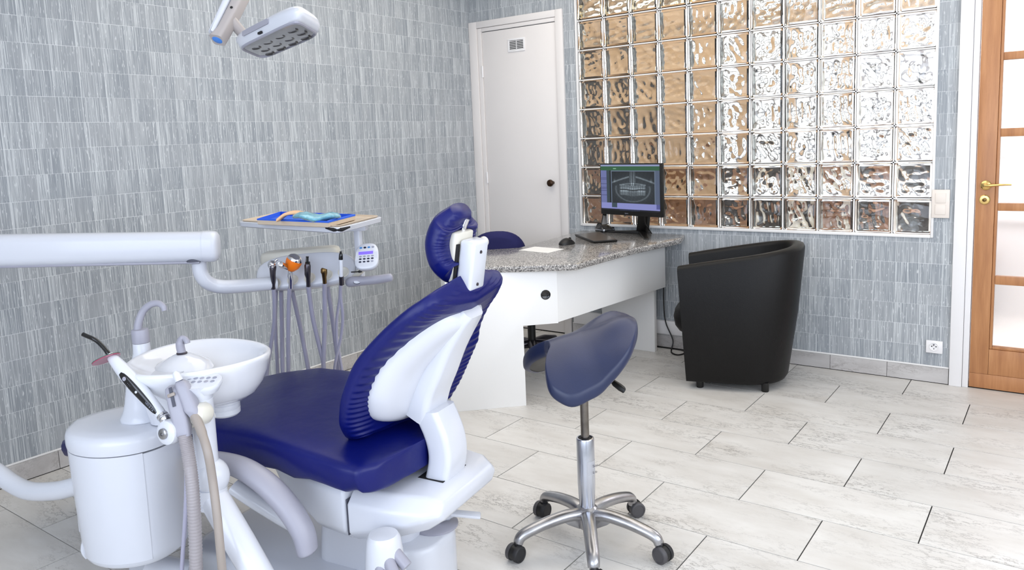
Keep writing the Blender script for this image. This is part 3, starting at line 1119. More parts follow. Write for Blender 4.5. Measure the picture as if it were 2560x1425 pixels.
tur = obj('hose_turret', tn, M_PLAS, chair)
for ang, zz, r in ((-78, 0.285, 0.0165), (-42, 0.300, 0.0170), (-4, 0.312, 0.0165)):
    a_ = math.radians(ang)
    rd = CU * math.cos(a_) + CV * math.sin(a_)
    a = TUC + rd * 0.030 + UP * zz
    dr = (rd * 0.55 + CU * 0.30 - UP * 0.72).normalized()
    obj('hose_socket', MB().cyl(a, a + dr * 0.062, r, n=18), M_GPLAS, tur)
    if ang < -20:
        e = a + dr * 0.058
        obj('hose', MB().tube(spl([e, e + dr * 0.05 - UP * 0.02, e + dr * 0.10 - UP * 0.08, e + dr * 0.11 - UP * 0.16], 5), 0.0118, n=12), M_HOSE2, tur)
pd = MB()
pd.box((-0.052, -0.016, -0.006), (0.048, 0.016, 0.006), RB @ Matrix.Rotation(math.radians(10), 3, 'Y') @ Matrix.Rotation(math.radians(28), 3, 'Z'), L(-0.002, 0.095, 0.236))
obj('stop_pedal', pd, M_PLAS, chair, bevel=0.005)
obj('pedal_rod', MB().tube([L(-0.12, 0.05, 0.20), L(-0.04, 0.075, 0.238)], 0.010, n=10), M_PLAS, chair)

# ------------------------------------------------------------------ cuspidor unit
cu_ = thing('cuspidor_unit', 'white cuspidor unit with oval bowl at the near side of the dental chair', 'dental unit', (1.49, -3.59, 0.0))
CC = Vector((1.487, -3.590, 0.0))


def cabout(scale=1.0, n=6):
    pts = [(-0.172, 0.020), (-0.150, -0.060), (-0.095, -0.125), (-0.010, -0.158), (0.075, -0.148), (0.130, -0.105), (0.158, -0.030), (0.150, 0.060), (0.100, 0.130), (0.010, 0.160), (-0.090, 0.130), (-0.150, 0.075)]
    pts = pts + [pts[0]]
    c = spl(pts, n)[:-1]
    return [CC + RV * (a * scale) + FV * (b * scale) for a, b in c]


def rise(ps, z):
    return [Vector((p.x, p.y, z)) for p in ps]


cb = MB()
cb.rings([rise(cabout(s_), z) for z, s_ in ((0.245, 0.86), (0.255, 0.905), (0.275, 0.925), (0.44, 0.965), (0.582, 0.985))])
obj('cabinet', cb, M_PLAS, cu_, angle=50)
# curved door panel standing proud of the cabinet, with its parting line at the right
full = cabout(1.0, 8)
n8 = len(full)
seg = [i for i in range(n8)]
arc = full[0:8 * 5 - 3]
dp = MB()
rows = []
for z, s_ in ((0.262, 0.925), (0.30, 0.940), (0.44, 0.975), (0.585, 0.995)):
    rows.append([CC + Vector((p.x - CC.x, p.y - CC.y, 0)) * s_ + UP * z for p in arc])
inner = [[CC + (p - CC - UP * p.z) * 0.965 + UP * p.z for p in r] for r in rows]
dpm = MB()
rs_ = []
for r, q in zip(rows, inner):
    rs_.append(r + q[::-1])
dpm.rings(rs_)
door = obj('door_panel', dpm, M_PLAS, cu_, angle=50)
lid = MB()
lid.rings([rise(cabout(s_), z) for z, s_ in ((0.588, 1.0), (0.598, 1.012), (0.618, 1.012), (0.632, 0.985), (0.640, 0.90), (0.644, 0.70), (0.645, 0.30))])
obj('lid', lid, M_PLAS, cu_, angle=50)
for zz, ln in ((0.555, 0.05), (0.40, 0.10)):
    a = CC - RV * 0.158 - FV * 0.010
    obj('hinge', MB().box((-0.010, -0.012, 0), (0.010, 0.012, ln), Matrix((RV, FV, UP)).transposed(), a + UP * (zz - ln)), M_PLAS, cu_, bevel=0.004)
a = CC - RV * 0.115 - FV * 0.078
obj('door_catch', MB().tube(spl([a + UP * 0.305, a - RV * 0.006 + UP * 0.275, a - RV * 0.002 + UP * 0.248], 4), [0.011, 0.011, 0.012, 0.012, 0.012, 0.011, 0.010, 0.008, 0.005], n=10, flat=0.6), M_PLAS, cu_)
sa = MB()
sa.tube(spl([(1.523, -3.467, 0.090), (1.460, -3.522, 0.118), (1.441, -3.578, 0.166)], 4), 0.060, n=16, flat=0.7)
obj('support_arm', sa, M_PLAS, cu_)
obj('frame_tube', MB().tube(spl([(1.380, -3.653, 0.442), (1.320, -3.674, 0.426), (1.224, -3.699, 0.396), (1.094, -3.723, 0.373), (0.992, -3.735, 0.380), (0.898, -3.749, 0.408), (0.735, -3.796, 0.468)], 7), 0.0285, n=18), M_PLAS, cu_)
obj('tube_flange', MB().cyl((1.354, -3.667, 0.435), (1.336, -3.672, 0.430), 0.034, n=18), M_PLAS, cu_)

# water column with glass filler
CB_ = Vector((1.530, -3.558, 0.645))
ct = Vector((1.457, -3.505, 0.0))
wc = MB()
wc.rings([[Vector((CB_.x + (ct.x - CB_.x) * f + r * math.cos(2 * PI * k / 28), CB_.y + (ct.y - CB_.y) * f + r * math.sin(2 * PI * k / 28), z)) for k in range(28)]
          for z, r, f in ((0.645, 0.064, 0), (0.652, 0.064, 0), (0.666, 0.056, 0.05), (0.69, 0.050, 0.12), (0.735, 0.044, 0.3), (0.78, 0.036, 0.7), (0.82, 0.026, 1.0), (0.852, 0.0245, 1.0))])
obj('water_column', wc, M_PLAS, cu_, angle=50)
obj('column_cap', MB().lathe((ct.x, ct.y, 0.853), (0, 0, 1), [(0.0248, 0), (0.0252, 0.036), (0.023, 0.041), (0.012, 0.0412)]), M_GPLAS, cu_, angle=50)
fl_ = Vector((ct.x, ct.y, 0.89))
fp = spl([(1.448, -3.509, 0.879), (1.450, -3.502, 0.915), (1.459, -3.490, 0.947), (1.481, -3.477, 0.967), (1.504, -3.465, 0.971), (1.522, -3.460, 0.962), (1.526, -3.459, 0.949)], 5)
obj('glass_filler', MB().tube(fp, [0.0125 - 0.0042 * i / (len(fp) - 1) for i in range(len(fp))], n=14), M_GPLAS, cu_, angle=70)

# ceramic bowl, egg shaped, over its drain neck
BC = Vector((1.7075, -3.4640, 0.830))


def egg(s_, z, ox=0.0, oy=0.0, k=1.0, n=56, sy=1.0):
    out = []
    for i in range(n):
        t = 2 * PI * i / n
        a = 0.199 * math.cos(t) * s_ * (1.0 if math.cos(t) < 0 else 1.0) + ox
        b = 0.196 * math.sin(t) * (1 - 0.20 * k * math.cos(t)) * s_ * sy + oy
        out.append(BC + RV * a + FV * b + UP * z)
    return out


bw = MB()
NX = 0.045
bw.rings([egg(0.24, -0.128, NX), egg(0.40, -0.126, NX), egg(0.58, -0.108, NX * 0.8), egg(0.76, -0.078, NX * 0.5), egg(0.90, -0.045, NX * 0.2), egg(0.975, -0.018), egg(1.0, -0.004), egg(0.995, 0.004), egg(0.965, 0.007), egg(0.93, 0.003),
          egg(0.885, -0.006), egg(0.84, -0.016, 0.008), egg(0.70, -0.038, 0.028, -0.01), egg(0.52, -0.064, 0.034, -0.012), egg(0.30, -0.080, 0.036, -0.012), egg(0.05, -0.084, 0.036, -0.012)])
bowl = obj('bowl', bw, M_CERAM, cu_, angle=80)
ls = MB()
ls.lathe(BC - RV * 0.070 + FV * 0.035 + UP * -0.045, (0, 0, 1), [(0.085, 0), (0.075, 0.020), (0.050, 0.034), (0.028, 0.044), (0.018, 0.047), (0.001, 0.047)], n=24)
obj('spout_ledge', ls, M_CERAM, bowl, angle=80)
p0 = BC - RV * 0.070 + FV * 0.035
obj('spout_ring', MB().lathe(p0 + UP * 0.002, (0, 0, 1), [(0.0150, 0), (0.0155, 0.004), (0.012, 0.006)]), M_GUN, bowl)
obj('bowl_spout', MB().tube(spl([p0 + UP * 0.004, p0 + UP * 0.026 - RV * 0.003, p0 + UP * 0.043, p0 + UP * 0.049 + RV * 0.010, p0 + UP * 0.043 + RV * 0.019 - FV * 0.004, p0 + UP * 0.035 + RV * 0.022 - FV * 0.006], 4), [0.0125] * 7 + [0.0105] * 5 + [0.0085] * 9, n=14), M_GPLAS, bowl)
obj('drain_neck', MB().lathe(BC + RV * 0.058 - UP * 0.176, (0, 0, 1), [(0.036, 0), (0.042, 0.006), (0.0425, 0.020), (0.0415, 0.021), (0.0425, 0.0225), (0.0425, 0.034), (0.041, 0.0355), (0.0425, 0.037), (0.043, 0.075)], n=30), M_PLAS, bowl)
sk = MB()
sk.rings([[BC - RV * 0.110 + FV * 0.0 + RV * a * s_ + FV * b * s_ + UP * z for a, b in orr(0.15, 0.16, 0.06, 6)] for z, s_ in ((-0.185, 0.62), (-0.12, 0.78), (-0.06, 0.95), (-0.03, 1.0))])
obj('bowl_bracket', sk, M_PLAS, cu_, angle=60)

# assistant pillar with keypad and holder bar, carried by the slanting strut
PB = Vector((1.874, -3.575, 0.0))
pi_ = MB()
pi_.lathe(PB + UP * 0.570, (0, 0, 1), [(0.030, 0), (0.030, 0.060), (0.0305, 0.195), (0.0295, 0.196), (0.0305, 0.198), (0.032, 0.210), (0.042, 0.228), (0.047, 0.236)], n=26)
obj('assistant_pillar', pi_, M_PLAS, cu_)
kpd = MB()
KT = Matrix((RV, FV, UP)).transposed() @ Matrix.Rotation(math.radians(14), 3, 'X')
KC = PB + UP * 0.806 + RV * 0.004
kp = [(0.056 * c * (1.0), 0.040 * s_) for c, s_ in (sup(2 * PI * k / 36, 0.8) for k in range(36))]
kpd.rings([[KC + KT @ Vector((a * s_, b * s_, z)) for a, b in kp] for z, s_ in ((-0.018, 0.80), (-0.004, 0.96), (0.004, 1.0), (0.009, 0.97), (0.010, 0.85))])
kpo = obj('keypad', kpd, M_PLAS, cu_, angle=50)
for i in range(5):
    for jj in range(2):
        c0 = KC + KT @ Vector((-0.034 + i * 0.017, -0.006 + jj * 0.018, 0.0100))
        obj('key', MB().lathe(c0, KT @ Vector((0, 0, 1)), [(0.0058, 0), (0.0055, 0.0012), (0.001, 0.0013)], n=12), M_INKG if (i + jj) % 3 else M_GPLAS, kpo)
jb = MB()
jb.ball(PB + UP * 0.545 + RV * 0.010, 0.046, 0.046, 0.052)
obj('pivot_joint', jb, M_PLAS, cu_)
obj('pivot_collar', MB().lathe(PB + UP * 0.462 + RV * 0.004, (0, 0, 1), [(0.042, 0), (0.042, 0.010), (0.039, 0.012), (0.042, 0.014), (0.042, 0.055)]), M_PLAS, cu_)
stt = MB()
sa_, sb_ = PB + UP * 0.500 + RV * 0.002, Vector((2.085, -3.555, 0.250))
stt.tube([sa_, sa_ + (sb_ - sa_) * 0.08, sa_ + (sb_ - sa_) * 0.5, sb_], [0.036, 0.039, 0.040, 0.038], n=20)
stu = obj('strut', stt, M_PLAS, cu_)
obj('strut_base', MB().lathe(Vector((2.10, -3.548, 0.0)), (0, 0, 1), [(0.075, 0), (0.075, 0.05), (0.062, 0.20), (0.056, 0.262), (0.040, 0.280), (0.001, 0.284)]), M_PLAS, cu_)
k1 = (1.859, -3.662, 0.699)
k2 = (1.904, -3.604, 0.736)
k1, k2 = Vector(k1), Vector(k2)
bd = (k1 - k2).normalized()
obj('holder_bar', MB().cyl(k1, PB + UP * 0.715 + RV * 0.02 + FV * 0.02, 0.014, n=14), M_PLAS2, cu_)
ax = (-FV * 0.9 - RV * 0.38 + UP * 0.10).normalized()
for kk, rr in ((k1, 0.0335), (k2, 0.030)):
    hk = obj('holder_knob', MB().lathe(kk + ax * -0.030, ax, [(rr * 0.8, 0), (rr, 0.010), (rr, 0.034), (rr * 0.93, 0.044), (rr * 0.62, 0.050), (0.001, 0.0505)], n=26), M_PLAS2 if rr < 0.032 else M_PLAS, cu_)
    if rr > 0.032:
        obj('knob_boss', MB().lathe(kk + ax * 0.0195, ax, [(0.0145, 0), (0.0140, 0.006), (0.010, 0.008), (0.0045, 0.0082), (0.004, 0.004), (0.001, 0.004)], n=20), M_STEEL, hk)

# hand instruments resting in the holders: each a thing of its own
h1 = thing('suction_handpiece', 'grey suction handpiece with a slide valve and thick ribbed hose in the front holder', 'handpiece', (1.869, -3.647, 0.822))
pa = [Vector(p) for p in ((1.841, -3.632, 0.812), (1.857, -3.637, 0.788), (1.874, -3.642, 0.754), (1.888, -3.643, 0.719), (1.899, -3.646, 0.693))]
hb1 = MB()
N = 20
rings = []
for i, (p, w, d_) in enumerate(zip(spl(pa, 4), [0.010, 0.018, 0.0195, 0.020, 0.0200, 0.0200, 0.0200, 0.0200, 0.0200, 0.0200, 0.0205, 0.0205, 0.0205, 0.0200, 0.0200, 0.0190, 0.018], [0.6] * 17)):
    rings.append([Vector(p) + RV * (a * w / 0.02) + FV * (b * w / 0.02) for a, b in orr(0.042, 0.030, 0.010, 4)])
hb1.rings(rings)
body = obj('body', hb1, M_GPLAS, h1, angle=50)
ax1 = (pa[2] - pa[0]).normalized()
fr1 = (-FV + ax1 * FV.dot(ax1)).normalized()
R1 = Matrix((ax1.cross(fr1), ax1, fr1)).transposed()
c1 = pa[1] + fr1 * 0.0155
obj('valve_slot', MB().box((-0.004, -0.022, -0.001), (0.004, 0.030, 0.0012), R1, c1), M_SEAM, body, smooth=False)
obj('slide_valve', MB().box((-0.010, -0.006, 0.0), (0.010, 0.003, 0.005), R1, c1), M_GPLAS2, body, bevel=0.0015)
hz = spl([(1.899, -3.646, 0.695), (1.908, -3.646, 0.648), (1.927, -3.654, 0.590), (1.935, -3.660, 0.518), (1.933, -3.663, 0.430), (1.929, -3.667, 0.342), (1.915, -3.663, 0.279)], 10)
hose = MB()
rad = []
pts = []
for i in range(len(hz) - 1):
    for q in range(3):
        f = q / 3
        pts.append(tuple(a * (1 - f) + b * f for a, b in zip(hz[i], hz[i + 1])))
hose.tube(pts, [0.0165 + (0.0010 if i % 3 == 0 else -0.0006) for i in range(len(pts))], n=14)
obj('hose', hose, M_HOSE2, h1, angle=70)
h2 = thing('saliva_ejector', 'slim grey suction handpiece with white tip and smooth brown-grey hose', 'handpiece', (1.874, -3.623, 0.832))
pb = [Vector(p) for p in ((1.862, -3.620, 0.827), (1.876, -3.620, 0.802), (1.893, -3.619, 0.772), (1.905, -3.620, 0.750), (1.914, -3.621, 0.737))]
hb2 = MB()
rings = []
sw_ = [0.010, 0.0155, 0.017, 0.018, 0.0185, 0.0185, 0.0190, 0.0190, 0.0195, 0.0195, 0.0195, 0.0195, 0.018, 0.016, 0.014, 0.013, 0.012]
for p, w in zip(spl(pb, 4), sw_):
    rings.append([Vector(p) + RV * (a * w / 0.02) + FV * (b * w / 0.02) for a, b in orr(0.040, 0.034, 0.012, 4)])
hb2.rings(rings)
obj('body', hb2, M_GPLAS, h2, angle=50)
obj('white_tip', MB().tube([(1.848, -3.627, 0.849), (1.852, -3.625, 0.843), (1.859, -3.623, 0.826)], [0.006, 0.010, 0.011], n=14), M_PLAS, h2)
obj('hose', MB().tube(spl([(1.914, -3.621, 0.739), (1.946, -3.627, 0.709), (1.990, -3.640, 0.663), (1.990, -3.634, 0.586), (2.012, -3.644, 0.498), (2.022, -3.650, 0.417), (2.013, -3.645, 0.335)], 6), [0.0125] * 8 + [0.0110] * 29, n=14), M_GPLAS2, h2, angle=70)
tag(obj('air_hose', MB().tube(spl([(1.846, -3.627, 0.664), (1.856, -3.624, 0.635), (1.871, -3.637, 0.559), (1.873, -3.651, 0.465), (1.863, -3.662, 0.365), (1.853, -3.669, 0.285)], 6), 0.0055, n=10), M_HOSE, origin=(1.871, -3.653, 0.465)), 'thin pale hose hanging left of the ribbed suction hose', 'hose')

# curing light
cl = thing('curing_light', 'white cordless curing light with black curved tip and red shield disc', 'curing light', (1.742, -3.676, 0.836))
A0, A1 = Vector((1.647, -3.688, 0.878)), Vector((1.825, -3.657, 0.731))
axc = (A1 - A0).normalized()
prf = [(0.0, 0.0125), (0.06, 0.0150), (0.2, 0.0185), (0.34, 0.0205), (0.5, 0.0200), (0.7, 0.0175), (0.9, 0.0150), (0.97, 0.0135)]
ln = (A1 - A0).length
bdy = MB().lathe(A0, axc, [(r, f * ln) for f, r in prf], n=24)
cbo = obj('body', bdy, M_PLAS, cl)
# dark control panel, a curved patch lying on the body
vw = (Vector((3.745, -4.691, 1.415)) - (A0 + A1) / 2)
side = vw.normalized() - RV * 0.45 - UP * 0.25
nrm = (side - axc * side.dot(axc)).normalized()
tan = axc.cross(nrm)
pnl = MB()
rows = []
for i in range(17):
    f = 0.27 + 0.66 * i / 16
    r = itp(f, prf) + 0.0007
    hw = 0.62 * math.sqrt(max(0.02, 1 - (2 * i / 16 - 1) ** 2)) ** 0.5
    rows.append([A0 + axc * (f * ln) + (nrm * math.cos(a) + tan * math.sin(a)) * r for a in [hw * (-1 + 2 * k / 8) for k in range(9)]])
pnl.rings(rows, False, False, close=False)
pno = obj('control_panel', pnl, M_BLACKG, cbo, angle=80)


def onbody(f, a, off=0.0012):
    r = itp(f, prf) + off
    return A0 + axc * (f * ln) + (nrm * math.cos(a) + tan * math.sin(a)) * r, (nrm * math.cos(a) + tan * math.sin(a))


for f, rr, mm in ((0.36, 0.0058, M_GPLAS), (0.58, 0.0036, M_PLAS)):
    p, n_ = onbody(f, 0.0)
    obj('button', MB().lathe(p - n_ * 0.0004, n_, [(rr, 0), (rr * 0.95, 0.0012), (0.001, 0.0014)], n=16), mm, cbo)
p, n_ = onbody(0.82, 0.12, 0.0018)
txt('lettering', 'LED.B CE', 0.0085, p, axc, n_.cross(axc), M_INKG, cbo, align='CENTER')
p, n_ = onbody(0.455, 0.1, 0.0018)
txt('lettering', '- - -', 0.008, p, axc, n_.cross(axc), M_INKG, cbo, align='CENTER')
obj('end_cap', MB().lathe(A0 + axc * ln * 0.965, axc, [(0.0150, 0), (0.0155, 0.006), (0.0135, 0.008), (0.0150, 0.010), (0.0150, 0.017), (0.012, 0.022), (0.001, 0.023)], n=22), M_CHROME, cl)
obj('neck', MB().lathe(A0 - axc * 0.012, axc, [(0.0085, 0), (0.0105, 0.004), (0.0085, 0.008), (0.0115, 0.013)], n=20), M_CHROME, cl)
dn = (axc * 0.86 + UP * 0.5).normalized()
dc = Vector((1.635, -3.697, 0.873))
dnx = (Vector((1.673, -3.685, 0.893)) - Vector((1.598, -3.710, 0.850))).normalized()
dnn = (axc - dnx * axc.dot(dnx)).normalized()
obj('shield_disc', MB().lathe(dc - dnn * 0.0015, dnn, [(0.001, -0.0005), (0.0365, -0.0005), (0.0372, 0.0012), (0.0365, 0.003), (0.001, 0.003)], n=40), M_REDF, cl)
obj('disc_rim', MB().lathe(dc - dnn * 0.0032, dnn, [(0.014, -0.002), (0.0372, 0.0004), (0.0374, 0.0018), (0.014, 0.0016)], n=40), M_GREENF, cl)
tp = spl([(1.648, -3.687, 0.878), (1.640, -3.692, 0.888), (1.622, -3.696, 0.905), (1.603, -3.701, 0.920), (1.590, -3.707, 0.928), (1.576, -3.712, 0.933), (1.562, -3.718, 0.939)], 4)
obj('light_guide', MB().tube(tp, [0.0066] * 6 + [0.0058] * (len(tp) - 6), n=14), M_BLACKG, cl)

# ------------------------------------------------------------------ column at the left that carries the delivery arm and the lamp arm
post = thing('support_column', 'white column at the left end of the delivery arm and frame tube', 'column', (0.66, -3.86, 0.0))
obj('shaft', MB().lathe((0.66, -3.86, 0.0), (0, 0, 1), [(0.075, 0), (0.075, 0.03), (0.06, 0.05), (0.055, 0.06), (0.055, 2.25), (0.045, 2.27), (0.001, 2.27)], n=28), M_PLAS, post)
obj('arm_hub', MB().lathe((0.66, -3.86, 0.98), (0, 0, 1), [(0.056, 0), (0.075, 0.01), (0.075, 0.17), (0.056, 0.18)], n=28), M_PLAS, post)

# ------------------------------------------------------------------ delivery unit
du = thing('delivery_unit', 'white delivery arm and instrument head standing before the papered wall', 'dental unit', (1.25, -2.75, 0.95))
A_ = Vector((0.572, -3.644, 1.109))
B_ = Vector((1.186, -3.081, 1.080))
axa = (B_ - A_).normalized()
sda = axa.cross(UP).normalized()
upa = sda.cross(axa)


def armsec(p, w, h):
    return [p + sda * a + upa * b for a, b in orr(w, h, min(w, h) * 0.40, 5)]


am = MB()
am.rings([armsec(A_ + (B_ - A_) * f, 0.085, h) for f, h in ((-0.16, 0.118), (0.5, 0.115), (0.985, 0.110))])
arm = obj('arm', am, M_PLAS, du, angle=50)
obj('arm_underside', MB().box((0, -0.030, -0.0600), ((B_ - A_).length * 0.97, 0.030, -0.050), Matrix((axa, sda, upa)).transposed(), A_), M_GPLAS, arm, bevel=0.004)
ec = MB()
ec.rings([armsec(B_ + axa * d, 0.088 * s_, 0.113 * s_) for d, s_ in ((-0.012, 1.0), (0.018, 1.0), (0.030, 0.94), (0.037, 0.78), (0.040, 0.4))])
obj('arm_end_cap', ec, M_PLAS, du, angle=60)
obj('elbow_socket', MB().lathe((1.149, -3.115, 1.041), (0, 0, -1), [(0.036, 0), (0.036, 0.012), (0.030, 0.013), (0.001, 0.013)]), M_SEAM, du)
el = spl([(1.154, -3.098, 1.045), (1.149, -3.100, 1.012), (1.151, -3.098, 0.979), (1.157, -3.085, 0.950), (1.163, -3.059, 0.930), (1.176, -3.027, 0.919), (1.188, -2.981, 0.913), (1.203, -2.921, 0.908), (1.236, -2.835, 0.905)], 6)
obj('elbow_tube', MB().tube(el, 0.0265, n=20), M_PLAS, du)

# instrument head: tilted rounded tray with five notches along the front edge
HL, HR = Vector((1.138, -2.854, 0.922)), Vector((1.457, -2.618, 0.941))
hc = (HL + HR) / 2
hx = (HR - HL).normalized()
hy = (hx.cross(UP) * -1).normalized()      # away from the viewer
tl = math.radians(56)
hyy = (hy * math.cos(tl) + UP * math.sin(tl)).normalized()
hz_ = hx.cross(hyy).normalized()
HW = (HR - HL).length
HM = Matrix((hx, hyy, hz_)).transposed()


def hpt(a, b, c=0.0):
    return hc + hx * a + hyy * b + hz_ * c


hd_m = MB()
oc = [(HW / 2 * c, 0.074 * s_) for c, s_ in (sup(2 * PI * k / 60, 0.72) for k in range(60))]
hd_m.rings([[hpt(a * s_, b * s_ + 0.012, z) for a, b in oc] for z, s_ in ((-0.040, 0.86), (-0.028, 0.955), (-0.006, 1.0), (0.004, 0.99), (0.011, 0.955), (0.014, 0.90), (0.015, 0.6))])
hdo = obj('instrument_head', hd_m, M_PLAS, du, angle=50)
cv = MB()
oc2 = [(0.162 * c, 0.055 * s_) for c, s_ in (sup(2 * PI * k / 48, 0.5) for k in range(48))]
CVc = Vector((1.165, -2.650, 0.981))
cv.rings([[CVc + hx * (a * s_) + hy * (b * s_) + UP * z for a, b in oc2] for z, s_ in ((-0.045, 0.9), (-0.030, 1.0), (0.012, 1.0), (0.024, 0.97), (0.030, 0.88), (0.032, 0.5))])
obj('rear_cover', cv, M_PLAS2, du, angle=50)
hdl = spl([(1.454, -2.665, 0.891), (1.483, -2.655, 0.898), (1.528, -2.634, 0.901), (1.579, -2.609, 0.906), (1.617, -2.593, 0.913), (1.627, -2.585, 0.915)], 4)
hdo2 = obj('handle', MB().tube(hdl, [0.014, 0.018, 0.020, 0.021, 0.021, 0.020, 0.019, 0.0185, 0.018, 0.018, 0.018, 0.018, 0.0175, 0.0175, 0.017, 0.0165, 0.016, 0.0155, 0.014, 0.011, 0.006], n=16), M_GPLAS, du)
p = Vector((1.508, -2.662, 0.899))
nv = (-hy * 0.8 + UP * 0.5).normalized()
obj('button', MB().lathe(p, nv, [(0.013, 0), (0.013, 0.003), (0.001, 0.0045)], n=24, sx=0.55, xdir=UP), M_PLAS, hdo2)
obj('button_ring', MB().lathe(p, nv, [(0.0152, -0.002), (0.0152, 0.0012), (0.0135, 0.0016)], n=24, sx=0.55, xdir=UP), M_SEAM, hdo2)
obj('toggle', MB().tube([(1.458, -2.644, 0.932), (1.487, -2.635, 0.934), (1.489, -2.633, 0.934), (1.499, -2.625, 0.935)], [0.0022, 0.0022, 0.0048, 0.0042], n=10), M_BLACKP, du)
# instrument wells
wells = [(683, 703), (726, 690), (770, 684), (812, 680), (853, 676)]
for x_, y_ in []:
    pass
WELLS = [(1.243, -2.852, 0.920), (1.297, -2.812, 0.930), (1.351, -2.772, 0.933), (1.405, -2.731, 0.940), (1.456, -2.693, 0.947)]
for w in WELLS:
    q = Vector(w)
    rel = HM.transposed() @ (q - hc)
    c0 = hpt(rel.x, rel.y + 0.004, 0.0145)
    obj('well', MB().lathe(c0, hz_, [(0.0225, -0.002), (0.0225, 0.001), (0.019, 0.0022), (0.016, 0.0006), (0.001, 0.0006)], n=24), M_PLAS2, hdo)

# keypad
KPC = Vector((1.549, -2.641, 0.999))
ku = (UP * 0.80 + hy * 0.56).normalized()
kx = hx.copy()
kn_ = kx.cross(ku).normalized()
if kn_.dot(Vector((3.7, -4.7, 1.4)) - KPC) < 0:
    kn_ = -kn_
ko = [(0.0455 * c * (1.0 - 0.06 * s_), 0.056 * s_) for c, s_ in (sup(2 * PI * k / 48, 0.68) for k in range(48))]
kb = MB()
kb.rings([[KPC + kx * (a * s_) + ku * (b * s_) + kn_ * z for a, b in ko] for z, s_ in ((-0.030, 0.78), (-0.022, 0.94), (-0.004, 1.0), (0.003, 0.99), (0.006, 0.94), (0.0065, 0.6))])
kpp = obj('control_keypad', kb, M_PLAS, du, angle=50)
KM = Matrix((kx, ku, kn_)).transposed()


def kbox(name, a, b, w, h, m, th=0.0008):
    return obj(name, MB().box((-w / 2, -h / 2, 0), (w / 2, h / 2, th), KM, KPC + kx * a + ku * b + kn_ * 0.0064), m, kpp, smooth=False)


kbox('display', -0.003, 0.0125, 0.056, 0.0125, M_LCD)
for r_, bb, cols in ((0, 0.036, (M_INKB, M_INK, M_INKB, M_INKG)), (1, -0.002, (M_INKG,) * 4), (2, -0.013, (M_INK, M_INK, M_INK, M_INK)), (3, -0.025, (M_INK, M_INK, M_INK, M_INKG))):
    for i, mm in enumerate(cols):
        obj('key', MB().lathe(KPC + kx * (-0.0235 + 0.0155 * i) + ku * bb + kn_ * 0.0064, kn_, [(0.0056, 0), (0.0056, 0.0006), (0.001, 0.0008)], n=14, sx=0.62 if r_ else 0.75, xdir=ku), mm, kpp)
obj('keypad_bracket', MB().tube(spl([KPC - kn_ * 0.025 - ku * 0.01, (1.466, -2.614, 0.925), (1.428, -2.632, 0.906)], 5), 0.013, n=12), M_PLAS2, du)

# tray holder on its post
TP = Vector((1.463, -2.600, 1.099))
pb_ = Vector((1.433, -2.591, 0.906))
obj('tray_post', MB().box((-0.013, -0.013, pb_.z - 0.005), (0.013, 0.013, TP.z + 0.006), Matrix.Rotation(0.3, 3, 'Z'), Vector((TP.x, TP.y, 0))), M_PLAS, du, bevel=0.004)
TC = [Vector(p) for p in ((1.0453, -2.8409, 1.15), (1.6646, -2.875, 1.15), (1.5294, -2.5384, 1.15), (0.8826, -2.5219, 1.15))]
tcn = sum(TC, Vector()) / 4


def quad(s_, z, r=0.02, n=4):
    """rounded quadrilateral through the tray corners, scaled about the centre"""
    P = [tcn + (p - tcn) * s_ for p in TC]
    out = []
    for i in range(4):
        p, a, b = P[i], P[i - 1], P[(i + 1) % 4]
        u, v = (a - p).normalized(), (b - p).normalized()
        for k in range(n + 1):
            f = k / n
            q = p + u * r * (1 - f) ** 2 + v * r * f ** 2
            out.append(Vector((q.x, q.y, z)))
    return out


th_ = MB()
th_.rings([quad(1.0, 1.120, 0.03), quad(1.035, 1.124, 0.03), quad(1.045, 1.140, 0.03), quad(1.025, 1.143, 0.03), quad(0.99, 1.136, 0.03), quad(0.6, 1.135, 0.03)])
thd = obj('tray_holder', th_, M_PLAS, du, angle=40)
nt_ = TC[1] + (TC[1] - tcn) * 0.030
obj('finger_notch', MB().tube([nt_ + Vector((-0.075, 0.004, -0.012)), nt_ + Vector((-0.03, 0.0, -0.016)), nt_ + Vector((0.0, 0.012, -0.016)), nt_ + Vector((0.005, 0.045, -0.010))], [0.003, 0.007, 0.007, 0.003], n=10), M_DARK, thd)
obj('holder_bracket', MB().box((-0.05, -0.022, TP.z - 0.008), (0.045, 0.022, 1.124), Matrix.Rotation(0.5, 3, 'Z'), Vector((TP.x - 0.01, TP.y, 0))), M_PLAS, du, bevel=0.004)

tr = thing('steel_tray', 'beige-rimmed instrument tray on the white tray holder', 'tray', (tcn.x, tcn.y, 1.1365))
tm = MB()
tm.rings([quad(0.90, 1.1366, 0.03), quad(0.975, 1.139, 0.03), quad(1.0, 1.1475, 0.03), quad(0.985, 1.1485, 0.03), quad(0.955, 1.1415, 0.03), quad(0.5, 1.1405, 0.03)])
obj('shell', tm, M_TRAYB, tr, angle=40)
# blue-lined box tray resting on it
BQ = [Vector(p) for p in ((1.238, -2.898, 1.158), (1.633, -2.892, 1.158), (1.526, -2.666, 1.158), (1.059, -2.657, 1.158))]
bcn = sum(BQ, Vector()) / 4


def bquad(s_, z):
    return [Vector((bcn.x + (p.x - bcn.x) * s_, bcn.y + (p.y - bcn.y) * s_, z)) for p in BQ]


